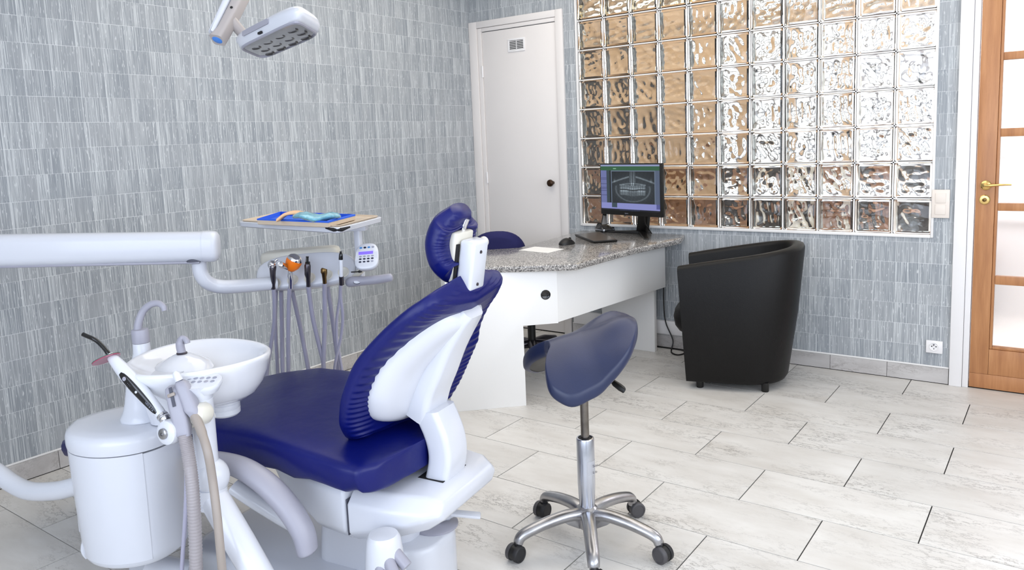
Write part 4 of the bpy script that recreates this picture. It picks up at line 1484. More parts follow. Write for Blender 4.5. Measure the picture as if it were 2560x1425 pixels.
bt = thing('lined_tray', 'low steel tray lined with blue paper on the beige tray', 'tray', (bcn.x, bcn.y, 1.1415))
bm_ = MB()
bm_.rings([bquad(0.97, 1.1418), bquad(1.0, 1.144), bquad(1.0, 1.162), bquad(0.975, 1.162), bquad(0.96, 1.148), bquad(0.5, 1.1475)])
obj('rim', bm_, M_TRAYB, bt, smooth=False)
lp = MB()
lp.rings([bquad(0.955, 1.1485), bquad(0.968, 1.164), bquad(1.006, 1.1645), bquad(1.008, 1.159), bquad(1.003, 1.1625), bquad(0.968, 1.1655), bquad(0.953, 1.1505), bquad(0.4, 1.1500)], True, True)
obj('blue_liner', lp, M_TRAYBLUE, bt, smooth=False)
c0 = Vector((1.423, -2.885, 1.166))
pq = MB()
pth = spl([c0 + RV * -0.045, c0 + RV * -0.015 + UP * 0.020, c0 + RV * 0.02 + UP * 0.024, c0 + RV * 0.055 + UP * 0.014, c0 + RV * 0.085 + UP * 0.000], 5)
rings = []
for i, p in enumerate(pth):
    f = i / (len(pth) - 1)
    w = 0.034 * (1 - 0.35 * f)
    rings.append([Vector(p) + FV * a + UP * b for a, b in orr(2 * w, 0.012, 0.004, 2)])
pq.rings(rings)
tag(obj('bib_clip', pq, M_PEACH, origin=c0, angle=60), 'curved peach plastic piece lying on the blue lined tray', 'plastic clip')
c1_ = Vector((1.537, -2.860, 1.175))
pk = MB()
rings = []
rn = random.Random(4)
for i in range(15):
    f = i / 14
    e = math.sqrt(max(0.04, 1 - (2 * f - 1) ** 2))
    rings.append([c1_ + RV * (-0.085 + 0.170 * f) + FV * (0.055 * e * math.cos(2 * PI * k / 22)) + UP * ((0.013 * e + 0.004 * rn.random()) * math.sin(2 * PI * k / 22) + 0.006 * math.sin(9 * f) - 0.008 * f + 0.004) for k in range(22)])
pk.rings(rings)
tag(obj('film_packet', pk, M_TEAL, origin=c1_, angle=25), 'crinkled teal film packet lying on the blue lined tray', 'packet')

# five hand instruments standing in the wells, each with its hose looping down and back to the head
def instr(name, label, pts, rads, m, hosepts, hr, hm=None):
    t = thing(name, label, 'handpiece', pts[0], 'instruments on the delivery head')
    o = obj('body', MB().tube(pts, rads, n=18), m, t, angle=50)
    obj('hose', MB().tube(spl(hosepts, 7), hr, n=12), hm or M_HOSE, t)
    return t, o


t1, b1 = instr('air_water_syringe', 'chrome air-water syringe, leftmost instrument of the delivery head',
               [(1.245, -2.857, 0.886), (1.252, -2.858, 0.922), (1.254, -2.860, 0.938), (1.257, -2.861, 0.957), (1.257, -2.859, 0.973), (1.255, -2.858, 0.985)], [0.0085, 0.0090, 0.0105, 0.0115, 0.0135, 0.0125], M_GUN,
               [(1.246, -2.856, 0.886), (1.218, -2.837, 0.820), (1.187, -2.824, 0.733), (1.146, -2.820, 0.628), (1.114, -2.821, 0.532), (1.109, -2.826, 0.448), (1.113, -2.806, 0.400), (1.110, -2.774, 0.459), (1.096, -2.757, 0.547), (1.097, -2.755, 0.640), (1.123, -2.768, 0.747), (1.171, -2.790, 0.859)], 0.0078)
hd1 = obj('head', MB().ball((1.254, -2.860, 0.982), 0.0165, 0.0165, 0.017), M_CHROME, t1)
for q in ((1.264, -2.875, 0.982), (1.273, -2.872, 0.976)):
    obj('button', MB().ball(q, 0.0055, 0.0055, 0.0055, n=12, m=8), M_CHROME, hd1)
obj('nozzle', MB().tube([(1.254, -2.852, 0.989), (1.257, -2.842, 0.997), (1.262, -2.838, 1.001)], [0.0065, 0.0050, 0.0045], n=12), M_CHROME, hd1)
t2, b2_ = instr('polishing_handpiece', 'orange capped powder handpiece with a chrome spout on the delivery head',
                [(1.300, -2.816, 0.886), (1.307, -2.818, 0.919), (1.309, -2.821, 0.935), (1.312, -2.821, 0.958)], [0.0085, 0.0090, 0.0105, 0.0085], M_CHROME,
                [(1.280, -2.807, 0.880), (1.247, -2.791, 0.813), (1.218, -2.780, 0.710), (1.197, -2.774, 0.607), (1.185, -2.773, 0.512), (1.165, -2.776, 0.426), (1.138, -2.765, 0.461), (1.130, -2.756, 0.559), (1.132, -2.748, 0.676), (1.159, -2.761, 0.783), (1.188, -2.778, 0.858)], 0.0085)
ob = MB()
ob_ax = Vector((0.12, 0.0, 1.0)) + RV * 0.45
ob.lathe((1.310, -2.823, 0.955), ob_ax, [(0.006, 0), (0.016, 0.006), (0.027, 0.022), (0.031, 0.040), (0.0305, 0.050), (0.020, 0.052)], n=26)
obj('orange_cup', ob, M_ORANGE, t2)
oc_ = Vector((1.310, -2.823, 0.955)) + ob_ax.normalized() * 0.048
obj('clear_cap', MB().lathe(oc_, ob_ax, [(0.030, 0), (0.030, 0.006), (0.024, 0.016), (0.014, 0.022), (0.001, 0.024)], n=26), M_CHROME, t2)
obj('spout', MB().tube([(1.312, -2.838, 0.973), (1.328, -2.868, 0.985), (1.334, -2.881, 0.992), (1.332, -2.881, 0.991)], [0.0115, 0.0115, 0.0115, 0.006], n=16), M_CHROME, t2)
obj('cap_lug', MB().cyl((1.335, -2.807, 0.979), (1.340, -2.802, 0.989), 0.007), M_CHROME, t2)
t3, b3_ = instr('turbine_coupling', 'gunmetal coupling with a black nipple, third instrument of the delivery head',
                [(1.355, -2.775, 0.890), (1.361, -2.778, 0.924), (1.363, -2.781, 0.939), (1.369, -2.783, 0.974), (1.369, -2.782, 0.979)], [0.0080, 0.0085, 0.0118, 0.0122, 0.0105], M_GUN,
                [(1.355, -2.775, 0.890), (1.331, -2.753, 0.830), (1.313, -2.730, 0.742), (1.304, -2.704, 0.636), (1.300, -2.684, 0.539), (1.286, -2.683, 0.452), (1.249, -2.694, 0.398), (1.218, -2.692, 0.478), (1.198, -2.690, 0.578), (1.186, -2.695, 0.679), (1.200, -2.720, 0.770), (1.224, -2.752, 0.856)], 0.0088)
obj('nipple', MB().tube([(1.369, -2.782, 0.977), (1.371, -2.783, 0.988), (1.370, -2.784, 0.990), (1.371, -2.783, 1.004), (1.371, -2.782, 1.010)], [0.0100, 0.0095, 0.0055, 0.0052, 0.0062], n=14), M_BLACKG, t3)
t4, b4_ = instr('bronze_coupling', 'short bronze hose end, fourth instrument of the delivery head',
                [(1.406, -2.736, 0.900), (1.412, -2.741, 0.926), (1.415, -2.742, 0.939), (1.418, -2.746, 0.946), (1.419, -2.746, 0.957), (1.419, -2.745, 0.959)], [0.0078, 0.0085, 0.0110, 0.0128, 0.0124, 0.010], M_BRONZE,
                [(1.406, -2.736, 0.900), (1.377, -2.717, 0.843), (1.343, -2.696, 0.738), (1.321, -2.691, 0.635), (1.300, -2.686, 0.531), (1.296, -2.679, 0.435), (1.313, -2.646, 0.411), (1.311, -2.618, 0.514), (1.299, -2.612, 0.605), (1.301, -2.620, 0.701), (1.318, -2.643, 0.799), (1.344, -2.673, 0.877)], 0.0092)
t5, b5_ = instr('scaler_handpiece', 'white scaler handpiece with black coupling, rightmost instrument of the delivery head',
                [(1.458, -2.699, 0.894), (1.468, -2.705, 0.927), (1.468, -2.705, 0.929), (1.472, -2.705, 0.990), (1.472, -2.705, 0.993)], [0.0072, 0.0078, 0.0072, 0.0082, 0.0070], M_PLAS,
                [(1.458, -2.699, 0.897), (1.428, -2.680, 0.840), (1.408, -2.659, 0.753), (1.383, -2.653, 0.667), (1.358, -2.659, 0.591), (1.337, -2.662, 0.513), (1.333, -2.653, 0.433), (1.341, -2.626, 0.478), (1.330, -2.622, 0.561), (1.324, -2.626, 0.637), (1.335, -2.629, 0.723), (1.364, -2.632, 0.809), (1.395, -2.648, 0.877)], 0.0062)
obj('sleeve', MB().tube([(1.461, -2.700, 0.891), (1.468, -2.705, 0.926)], 0.0090, n=14), M_GUN, t5)
obj('black_coupling', MB().tube([(1.472, -2.705, 0.992), (1.474, -2.705, 1.006), (1.475, -2.705, 1.015), (1.475, -2.705, 1.017), (1.474, -2.704, 1.024)], [0.0085, 0.0078, 0.0066, 0.0045, 0.0042], n=14), M_BLACKG, t5)

# ------------------------------------------------------------------ operating lamp
lamp = thing('operating_lamp', 'white operating lamp with grey lens hanging from an arm over the dental chair', 'lamp', (1.760, -3.148, 1.788))
LQ = [Vector(p) for p in ((1.670, -3.221, 1.739), (2.045, -3.306, 1.761), (1.948, -3.154, 1.750), (1.584, -3.062, 1.724))]
lcn = sum(LQ, Vector()) / 4
lx = ((LQ[1] + LQ[2]) - (LQ[0] + LQ[3])).normalized()
ly = ((LQ[3] + LQ[2]) - (LQ[0] + LQ[1]))
ly = (ly - lx * ly.dot(lx)).normalized()
lz = lx.cross(ly)
if lz.z < 0:
    lz = -lz
LW = (((LQ[1] + LQ[2]) - (LQ[0] + LQ[3])) / 2).length / 2
LH = (((LQ[3] + LQ[2]) - (LQ[0] + LQ[1])) / 2).length / 2

lex = 1.10 * ((LQ[1] + LQ[2]) - (LQ[0] + LQ[3])) / 4
ley = 1.06 * ((LQ[3] + LQ[2]) - (LQ[0] + LQ[1])) / 4


def lsec(sw_, sh, z, e=0.34, ox=0.0, oy=0.0, n=52):
    return [lcn + lex * (sw_ * c) + ley * (sh * s_) + lx * ox + ly * oy + lz * z * (0.55 if z > 0 else 1.0) for c, s_ in (sup(2 * PI * k / n, e) for k in range(n))]


ho = MB()
ho.rings([lsec(1.00, 1.00, -0.002), lsec(1.04, 1.04, 0.004), lsec(1.08, 1.07, 0.024), lsec(1.10, 1.09, 0.034, ox=-0.004), lsec(1.13, 1.08, 0.052, 0.42, ox=-0.012), lsec(1.08, 0.99, 0.070, 0.45, ox=-0.014), lsec(0.92, 0.80, 0.082, 0.5, ox=-0.010), lsec(0.5, 0.4, 0.088, 0.7)])
hou = obj('housing', ho, M_PLAS, lamp, angle=50)
gr = MB()
gr.rings([[lcn + lx * (-0.050 + a) - ley * 1.09 + ly * (-0.0035 + d) + lz * (0.024 + b) for a, b in orr(0.19, 0.015, 0.0072, 4)] for d in (0.0, 0.006)])
obj('side_grip', gr, M_GPLAS, hou)
lr = MB()
lr.rings([lsec(0.985, 0.985, 0.000), lsec(0.985, 0.985, -0.006), lsec(0.955, 0.94, -0.008), lsec(0.94, 0.92, -0.003), lsec(0.92, 0.90, 0.0)])
obj('lens_frame', lr, M_GPLAS, lamp, angle=50)
le = MB()
le.rings([lsec(0.93, 0.91, -0.004, 0.45), lsec(0.80, 0.78, -0.0065, 0.5), lsec(0.4, 0.4, -0.0085, 0.7)], False, True)
lens = obj('lens', le, M_LENS, lamp, angle=70)
for i in range(4):
    for jj in range(3):
        a = (-0.62 + 0.41 * i + (0.08 if jj % 2 else 0)) * LW
        b = (-0.52 + 0.52 * jj) * LH
        c0 = lcn + lex * (a / LW) + ley * (b / LH) - lz * 0.0075
        rr = MB()
        rr.tube([c0 + (lx * math.cos(t) * 0.026 + ly * math.sin(t) * 0.019) for t in [PI * (0.08 + 0.84 * k / 10) for k in range(11)]], [0.0006] + [0.0030] * 9 + [0.0006], n=6)
        obj('reflector', rr, M_LENSD, lens)
cl_ = MB()
cl_.box((-0.012, -0.004, 0.0), (0.012, 0.003, 0.006), Matrix((lx, ly, lz)).transposed(), lcn - ley * 1.065 + lz * 0.001 + lx * -0.02)
obj('latch', cl_, M_DARK, hou, smooth=False)
# arm: hollow white front half, greige rear half, blue end cap; runs up and over to the column
j0, j1 = Vector((1.612, -3.247, 1.765)), Vector((1.585, -3.108, 1.974))
ja = (j1 - j0).normalized()
jx = (RV - ja * RV.dot(ja)).normalized()
jy = ja.cross(jx)


def jsec(p, x0, x1, d, r):
    return [p + jx * ((x0 + x1) / 2 + a) + jy * b for a, b in orr(x1 - x0, d, r, 4)]


ja1, ja2 = MB(), MB()
ja1.rings([jsec(j0 + (j1 - j0) * f, -0.030, -0.030 + w, 0.055, 0.010) for f, w in ((0.02, 0.019), (0.3, 0.022), (1.15, 0.027))])
ja2.rings([jsec(j0 + (j1 - j0) * f, x0, x1, 0.050, 0.010) for f, x0, x1 in ((-0.03, -0.024, 0.016), (0.10, -0.010, 0.020), (0.42, -0.006, 0.026), (1.15, -0.002, 0.036))])
M_GREIGE = mat('greige_plastic', (176, 168, 165), 0.35)
obj('arm_front', ja1, M_PLAS, lamp, angle=45)
obj('arm_rear', ja2, M_GREIGE, lamp, angle=45)
obj('end_cap', MB().lathe(j0 - ja * 0.022 + jx * -0.004, -ja, [(0.0190, -0.020), (0.0185, -0.016), (0.014, -0.0135), (0.001, -0.012)], n=24), M_CAPBLUE, lamp)
obj('yoke', MB().tube([j0 + ja * 0.075 + jx * 0.010, lcn - lex * 0.95 + lz * 0.025, lcn - lex * 0.7 + lz * 0.028], 0.017, n=14), M_GREIGE, lamp)
pp = j0 + (j1 - j0) * 0.40 + jx * 0.012 - jy * 0.026
obj('screw', MB().lathe(pp, -jy if (-jy).dot(-FV) > 0 else jy, [(0.0042, 0), (0.0042, 0.002), (0.001, 0.0022)], n=12), M_DARK, lamp)
j2 = j0 + (j1 - j0) * 1.1
obj('upper_arm', MB().tube(spl([j2, j2 + ja * 0.12, Vector((1.30, -3.42, 2.34)), Vector((0.66, -3.86, 2.32)), Vector((0.66, -3.86, 2.25))], 6), 0.028, n=14), M_PLAS, lamp)

# ------------------------------------------------------------------ desk by the back wall
DZ = 0.772
desk = thing('desk', 'white laminate desk with angled front panel under a grey granite top', 'desk', (1.45, -0.7, 0))
PA, PD = Vector((1.4065, -1.4222, 0)), Vector((-0.711, -0.703, 0))
PN = Vector((-0.703, 0.711, 0))          # into the desk
pc_ = Vector((1.543, -1.288, 0))
pe_ = PA + PD * 0.405


def vslab(name, pts, z0, z1, th, m, parent, bevel=0.0015):
    """upright panel between two plan points, thickened inwards by th (vector)"""
    a, b = pts
    mb = MB()
    mb.rings([[Vector((q.x, q.y, z)) for q in (a, b, b + th, a + th)] for z in (z0, z1)])
    return obj(name, mb, m, parent, bevel=bevel)


fpm = MB()
pl_pts = [(pe_, 0.0), (PA, 0.0), (PA, 0.4405), (pc_, 0.4415), (pc_, DZ - 0.036), (pe_, DZ - 0.036)]
fpm.rings([[Vector((q.x, q.y, z)) + PN * d for q, z in pl_pts] for d in (0.0, 0.030)])
fpo = obj('front_panel', fpm, M_LAM, desk, bevel=0.0012)
hp_ = Vector((1.497, -1.333, 0.601))
obj('cable_grommet', MB().lathe(hp_, -PN, [(0.0265, -0.002), (0.0265, 0.002), (0.024, 0.0032), (0.021, 0.001), (0.001, 0.001)], n=28), M_BLACKG, fpo)
ap0, ap1 = pc_.copy(), Vector((1.643, -0.155, 0))
apn = Vector((-1.0, 0.09, 0)).normalized()
vslab('apron', (ap0 + apn * 0.002 + Vector((0, 0.004, 0)), ap1), 0.4455, DZ - 0.036, apn * 0.022, M_LAM, desk)
vslab('end_panel', (Vector((1.165, -0.150, 0)), Vector((1.557, -0.150, 0))), 0.0, DZ - 0.036, Vector((0.0, 0.034, 0)), M_LAM, desk)
vslab('side_panel', (pe_ + PN * 0.03, pe_ + PN * 0.40), 0.0, DZ - 0.036, -PD * 0.026, M_LAM, desk)
top = MB()
T1 = Vector((0.938, -0.099, 0.772))
T2 = Vector((0.972, -0.450, 0.772))
T3 = Vector((1.013, -0.891, 0.772))
T4 = Vector((0.844, -1.060, 0.772))
Q1 = Vector((1.242, -1.565, 0.772))
Q2 = Vector((1.647, -1.307, 0.772))
Q3 = Vector((1.671, -1.242, 0.772))
Q4 = Vector((1.690, -0.704, 0.772))
Q5 = Vector((1.764, -0.233, 0.772))
Q6 = Vector((1.708, -0.086, 0.772))
wl_ = (T4 - T3).normalized() * 0.10
ql_ = (Q1 - Q2).normalized() * 0.03
plan = [Vector((T1.x, -0.004, 0)), T1, T2, T3, T4, T4 + wl_, Q1 + ql_, Q1, Q2, (Q2 + Q3) / 2 + Vector((0.012, -0.012, 0)), Q3, Q4, Q5, Vector((Q5.x + 0.004, Q5.y + 0.05, 0)), Vector((Q5.x - 0.05, -0.004, 0))]
plan = [Vector((p.x, min(p.y, -0.004), 0)) for p in plan]
cen = sum(plan, Vector()) / len(plan)
top.rings([[Vector((p.x, p.y, z)) for p in plan] for z in (DZ - 0.036, DZ)])
wtop = obj('granite_worktop', top, M_GRANITE, bevel=0.010, seg=4, origin=(cen.x, cen.y, DZ - 0.036))
tag(wtop, 'grey speckled granite worktop lying on the white desk', 'worktop')

# desk chair behind the wing of the desk
dcc = thing('desk_chair', 'navy blue round-backed swivel chair behind the desk', 'chair', (0.86, -0.86, 0))
bk_ = MB()
bkc = Vector((0.762, -0.774, 0.650))
for_ = (RV * 0.95 + FV * 0.1).normalized()
bk_.rings([[bkc + RV * (0.192 * c * s_) + UP * (0.200 * sn * s_) + FV * (z + 0.10 * (0.18 * c * s_) ** 2 / 0.03) for c, sn in (sup(2 * PI * k / 40, 0.85) for k in range(40))] for z, s_ in ((-0.030, 0.80), (-0.026, 0.95), (-0.010, 1.0), (0.012, 1.0), (0.028, 0.95), (0.032, 0.8))])
obj('backrest', bk_, M_BLUEF, dcc, angle=60)
sc0 = Vector((bkc.x, bkc.y, 0)) + FV * 0.0 + RV * 0.20
obj('seat', MB().lathe(sc0 + UP * 0.44, UP, [(0.19, 0), (0.215, 0.015), (0.22, 0.04), (0.20, 0.065), (0.12, 0.075), (0.001, 0.076)], n=36), M_BLUEF, dcc, angle=60)
obj('back_stem', MB().tube(spl([bkc + FV * 0.034 - UP * 0.05, bkc + FV * 0.05 - UP * 0.2, sc0 + UP * 0.425 - FV * 0.12], 5), 0.016, n=10), M_BLACKP, dcc)
obj('gas_column', MB().lathe(sc0 + UP * 0.09, UP, [(0.026, 0), (0.026, 0.18), (0.016, 0.181), (0.016, 0.36)], n=18), M_BLACKP, dcc)
for k in range(5):
    a = math.radians(20 + 72 * k)
    d = Vector((math.cos(a), math.sin(a), 0))
    lg = obj('leg', MB().tube([sc0 + UP * 0.105, sc0 + d * 0.15 + UP * 0.10, sc0 + d * 0.29 + UP * 0.072], [0.030, 0.027, 0.020], n=12), M_GUN, dcc)
    w_ = MB()
    w_.cyl(sc0 + d * 0.285 + UP * 0.027 + d.cross(UP) * 0.020, sc0 + d * 0.285 + UP * 0.027 - d.cross(UP) * 0.020, 0.027)
    obj('castor', w_, M_RUBBER, lg)

# monitor on its three-legged foot
mon = thing('monitor', 'black computer monitor showing a dental x-ray on the granite desk', 'monitor', (1.423, -0.067, 0.772))
ML0, MR0 = Vector((1.208, -0.204, 1.083)), Vector((1.708, -0.338, 1.084))
mx = Vector((MR0.x - ML0.x, MR0.y - ML0.y, 0)).normalized()
mn = Vector((mx.y, -mx.x, 0))
mz0, mz1 = (1.469, -0.289, 0.916)[2], (1.455, -0.246, 1.250)[2]
mcx = (ML0 + MR0) / 2
MW = (MR0 - ML0).length
MMx = Matrix((mx, -mn, UP)).transposed()


def mbx(name, a0, a1, b0, b1, z0, z1, m, parent, bevel=0.0):
    """box in monitor axes: along width, out of the screen (b, towards the viewer), height"""
    return obj(name, MB().box((a0, -b1, z0), (a1, -b0, z1), MMx, Vector((mcx.x, mcx.y, 0))), m, parent, bevel=bevel, smooth=bool(bevel))


mbx('case', -MW / 2, MW / 2, -0.030, 0.0, mz0, mz1, M_BLACKP, mon, 0.004)
sx0, sx1, sz0, sz1 = -MW / 2 + 0.008, MW / 2 - 0.010, mz0 + 0.030, mz1 - 0.008
NXs, NZs = 150, 100
sm_ = MB()
for i in range(NXs + 1):
    for j in range(NZs + 1):
        p = Vector((mcx.x, mcx.y, 0)) + mx * (sx0 + (sx1 - sx0) * i / NXs) + UP * (sz0 + (sz1 - sz0) * j / NZs) + mn * 0.0012
        sm_.v.append(tuple(p))
for i in range(NXs):
    for j in range(NZs):
        a = i * (NZs + 1) + j
        sm_.f.append((a, a + NZs + 1, a + NZs + 2, a + 1))
M_SCREEN, nt, b = nmat('lit_screen_picture')
at_ = nt.nodes.new('ShaderNodeVertexColor')
at_.layer_name = 'picture'
nt.links.new(at_.outputs['Color'], b.inputs['Emission Color'])
b.inputs['Emission Strength'].default_value = 1.0
b.inputs['Base Color'].default_value = (0.01, 0.01, 0.012, 1)
b.inputs['Roughness'].default_value = 0.3
scr = obj('screen', sm_, M_SCREEN, mon, smooth=False)


def gauss(d, s_):
    return math.exp(-(d / s_) ** 2)


def picture(u, v):
    """u 0..1 left to right, v 0..1 bottom to top: viewer window with a panoramic dental x-ray"""
    if v > 0.965:
        return (120, 128, 160)
    if v > 0.875:
        return (34, 74, 46) if not (0.225 < u < 0.28 and 0.90 < v < 0.93) else (110, 150, 120)
    if v < 0.035:
        t = 70 if (0.33 < u < 0.68 and int(u * 75) % 2) else 16
        return (t * 0.5, t * 0.6, t)
    if v < 0.165:
        if 0.19 < u < 0.285 and v > 0.065:
            return (44, 58, 66)
        if u > 0.94 and v > 0.06:
            return (66, 70, 120)
        return (112, 116, 166)
    if u < 0.105:
        if any(abs(v - q) < 0.008 for q in (0.71, 0.68, 0.58, 0.50, 0.47, 0.43, 0.33)):
            return (46, 48, 84)
        return (88, 94, 136)
    if u < 0.16:
        return (40, 52, 58)
    if u < 0.185:
        return (10, 14, 14)
    if u > 0.93:
        return (66, 76, 96)
    if u < 0.195 or u > 0.915 or v > 0.855:
        return (84, 96, 112)
    # x-ray
    x = (u - 0.195) / 0.72 * 2 - 1
    y = (v - 0.165) / 0.69 * 2 - 1
    g_ = 0.09 + 0.10 * gauss(x, 0.8) * gauss(y + 0.2, 0.7)
    g_ += 0.34 * gauss(abs(x) - 0.045, 0.018) * (1 if y > 0.1 else 0) + 0.22 * gauss(abs(x) - 0.11, 0.02) * (1 if y > 0.3 else 0)
    g_ += 0.30 * gauss(y - (0.72 - 0.34 * abs(x) - 0.1 * abs(x) ** 2), 0.05) * (1 if abs(x) > 0.16 else 0)
    g_ += 0.26 * gauss(y - 0.24 + 0.22 * x * x, 0.030) * (1 if abs(x) < 0.62 else 0)
    # crowns of both arches, a dark bite line between them, roots fading away
    bl = -0.12 - 0.05 * math.cos(x * 5) * gauss(x, 0.4) - 0.03 * abs(x)
    if abs(x) < 0.60:
        tw = 0.5 + 0.5 * math.cos(x * 60)
        up_ = y - bl
        if 0.015 < up_ < 0.30:
            g_ += (0.34 if up_ < 0.12 else 0.20) * (0.55 + 0.45 * tw)
        if -0.36 < up_ < -0.035:
            g_ += (0.36 if up_ > -0.14 else 0.20) * (0.55 + 0.45 * tw) * (1.0 if abs(x) > 0.22 else 0.55)
        g_ *= 1 - 0.85 * gauss(up_, 0.030)
    jaw = math.hypot(x / 0.80, (y + 0.10) / 0.78)
    g_ += 0.16 * gauss(jaw - 1.0, 0.05) * (1 if y < 0.1 else 0)
    g_ += 0.20 * gauss(abs(x) - 0.86, 0.05) * gauss(y - 0.42, 0.12)
    g_ += 0.02 * math.sin(37 * x + 11 * y) * math.sin(23 * y)
    g_ *= 1 - 0.6 * max(0, jaw - 1.0)
    g_ = max(0.03, min(0.8, g_))
    return (g_ * 225 + 6, g_ * 238 + 10, g_ * 248 + 12)


ca = scr.data.color_attributes.new('picture', 'FLOAT_COLOR', 'POINT')
for i in range(NXs + 1):
    for j in range(NZs + 1):
        c = lin(picture(i / NXs, j / NZs))
        ca.data[i * (NZs + 1) + j].color = (*c, 1)
txt('lettering', 'iiyama', 0.012, Vector((mcx.x, mcx.y, mz0 + 0.010)) + mx * -0.045 + mn * 0.0008, mx, UP, M_INKG, mon)
stz = DZ
hubp = Vector((1.428, -0.043, 0.772))
cw = MB()
cw.rings([[Vector((p.x, p.y, z)) + mx * a + mn * b for a, b in orr(0.085 * s_, 0.040, 0.008, 3)] for p, z, s_ in ((hubp, DZ + 0.006, 1.0), (hubp * 0.55 + (mcx - mn * 0.055 + mx * 0.09) * 0.45, mz0 - 0.03, 0.95), (mcx - mn * 0.045 + mx * 0.09, mz0 + 0.12, 0.95))])
obj('stand_column', cw, M_BLACKP, mon, angle=45)
for q in ((1.097, -0.051, 0.772), (1.591, -0.310, 0.772), (1.475, -0.006, 0.772)):
    q = Vector(q)
    d = (q - hubp).normalized()
    n_ = d.cross(UP)
    lgm = MB()
    lgm.rings([[hubp - n_ * 0.030 + UP * 0.0005, hubp + n_ * 0.030 + UP * 0.0005, hubp + n_ * 0.026 + UP * 0.022, hubp - n_ * 0.026 + UP * 0.022],
               [q - n_ * 0.016 + UP * 0.0005, q + n_ * 0.016 + UP * 0.0005, q + n_ * 0.014 + UP * 0.007, q - n_ * 0.014 + UP * 0.007]])
    obj('stand_leg', lgm, M_BLACKP, mon, bevel=0.002)
obj('cable', MB().tube(spl([mcx - mn * 0.03 + UP * (mz0 + 0.05 - mcx.z) + mx * 0.10, (1.532, -0.213, 0.871), (1.528, -0.161, 0.826), (1.540, -0.133, 0.787)], 6), 0.004, n=8), M_BLACKP, mon)

# cordless phone in its cradle
ph = thing('phone_cradle', 'black and silver phone cradle on the desk left of the monitor foot', 'phone', (1.162, -0.078, 0.772))
pcn = Vector((1.132, -0.017, 0.772))
px_ = (RV * 0.9 + FV * 0.43).normalized()
py_ = UP.cross(px_)
cr = MB()
cr.rings([[pcn + px_ * (a * s_) + py_ * (b * s_ + o_) + UP * z for a, b in orr(0.115, 0.105, 0.022, 4)] for z, s_, o_ in ((0.001, 1.0, 0), (0.016, 1.03, 0), (0.030, 0.97, 0.004), (0.055, 0.55, 0.030), (0.062, 0.45, 0.034))])
obj('base', cr, M_BLACKG, ph, angle=50)
cr2 = MB()
cr2.rings([[pcn + px_ * (a * s_) + py_ * (b * s_) + UP * z for a, b in orr(0.119, 0.109, 0.024, 4)] for z, s_ in ((0.0165, 1.03), (0.0225, 1.03))])
obj('silver_band', cr2, M_CHROME, ph, angle=50)
hs = thing('phone_handset', 'grey and black phone handset leaning in the cradle behind the monitor', 'phone', (1.129, -0.041, 0.772))
ha, hb2_ = pcn + UP * 0.030 - px_ * 0.018, pcn + UP * 0.165 + px_ * 0.055 + py_ * 0.055
hax = (hb2_ - ha).normalized()
hsd = px_
hnn = hsd.cross(hax)
hm_ = MB()
hm_.rings([[ha + (hb2_ - ha) * f + hsd * (a * w) + hnn * b for a, b in orr(0.044, 0.022, 0.008, 4)] for f, w in ((0.0, 0.85), (0.05, 0.97), (0.5, 1.0), (0.95, 1.0), (1.0, 0.9))])
obj('body', hm_, M_BLACKG, hs, angle=45)
fc = MB()
fc.rings([[ha + (hb2_ - ha) * f + hsd * a + hnn * (0.0112 + d) * (1 if hnn.dot(FV) < 0 else -1) for f, a in ((0.06, -0.018), (0.06, 0.018), (0.55, 0.020), (0.55, -0.020))] for d in (0.0, 0.0015)])
obj('key_plate', fc, M_STEEL, hs, smooth=False)

# tablet, mouse, sheet of paper
tq = [Vector(p) for p in ((1.064, -0.311, 0.780), (1.366, -0.585, 0.780), (1.472, -0.472, 0.780), (1.152, -0.126, 0.780))]
tcq = sum(tq, Vector()) / 4
tb = thing('tablet', 'dark glossy tablet lying on the granite desk in front of the monitor', 'tablet', (tcq.x, tcq.y, DZ))
tbm = MB()
tbm.rings([[Vector((tcq.x + (p.x - tcq.x) * s_, tcq.y + (p.y - tcq.y) * s_, z)) for p in tq] for z, s_ in ((DZ + 0.0005, 0.97), (DZ + 0.010, 1.0), (DZ + 0.014, 1.0))])
obj('case', tbm, M_BLACKP, tb, bevel=0.003)
tbg = MB()
tbg.rings([[Vector((tcq.x + (p.x - tcq.x) * s_, tcq.y + (p.y - tcq.y) * s_, z)) for p in tq] for z, s_ in ((DZ + 0.0142, 0.93), (DZ + 0.0150, 0.93))])
obj('glass', tbg, M_TABG, tb, smooth=False)
mc_ = Vector((1.225, -0.671, 0.780))
ms = thing('computer_mouse', 'black computer mouse on the desk beside the tablet', 'mouse', (mc_.x, mc_.y, DZ))
mb_ = MB()
mdx = (RV * 0.75 + FV * 0.66).normalized()
mdy = UP.cross(mdx)
rings = []
for i in range(15):
    f = i / 14
    e = max(0.12, math.sqrt(max(0, 1 - (2 * f - 1) ** 2))) ** 0.7
    hgt = 0.040 * (math.sin(PI * (0.12 + 0.80 * f)) ** 0.9) * (0.55 + 0.45 * e)
    rings.append([Vector((mc_.x, mc_.y, DZ)) + mdx * (-0.058 + 0.116 * f) + mdy * (0.035 * e * c) + UP * (0.001 + max(0.0, sn) ** 0.7 * hgt) for c, sn in ((math.cos(t), math.sin(t)) for t in [PI * k / 12 for k in range(13)])])
mb_.rings(rings)
mbo = obj('shell', mb_, M_BLACKP, ms, angle=70)
obj('wheel', MB().cyl(Vector((mc_.x, mc_.y, DZ + 0.034)) + mdx * 0.028 + mdy * 0.004, Vector((mc_.x, mc_.y, DZ + 0.034)) + mdx * 0.028 - mdy * 0.004, 0.008), M_RUBBER, ms)
pq_ = [Vector(p) for p in ((1.087, -0.990, 0.772), (1.317, -1.025, 0.772), (1.319, -0.854, 0.772), (1.091, -0.827, 0.772))]
pp_ = MB()
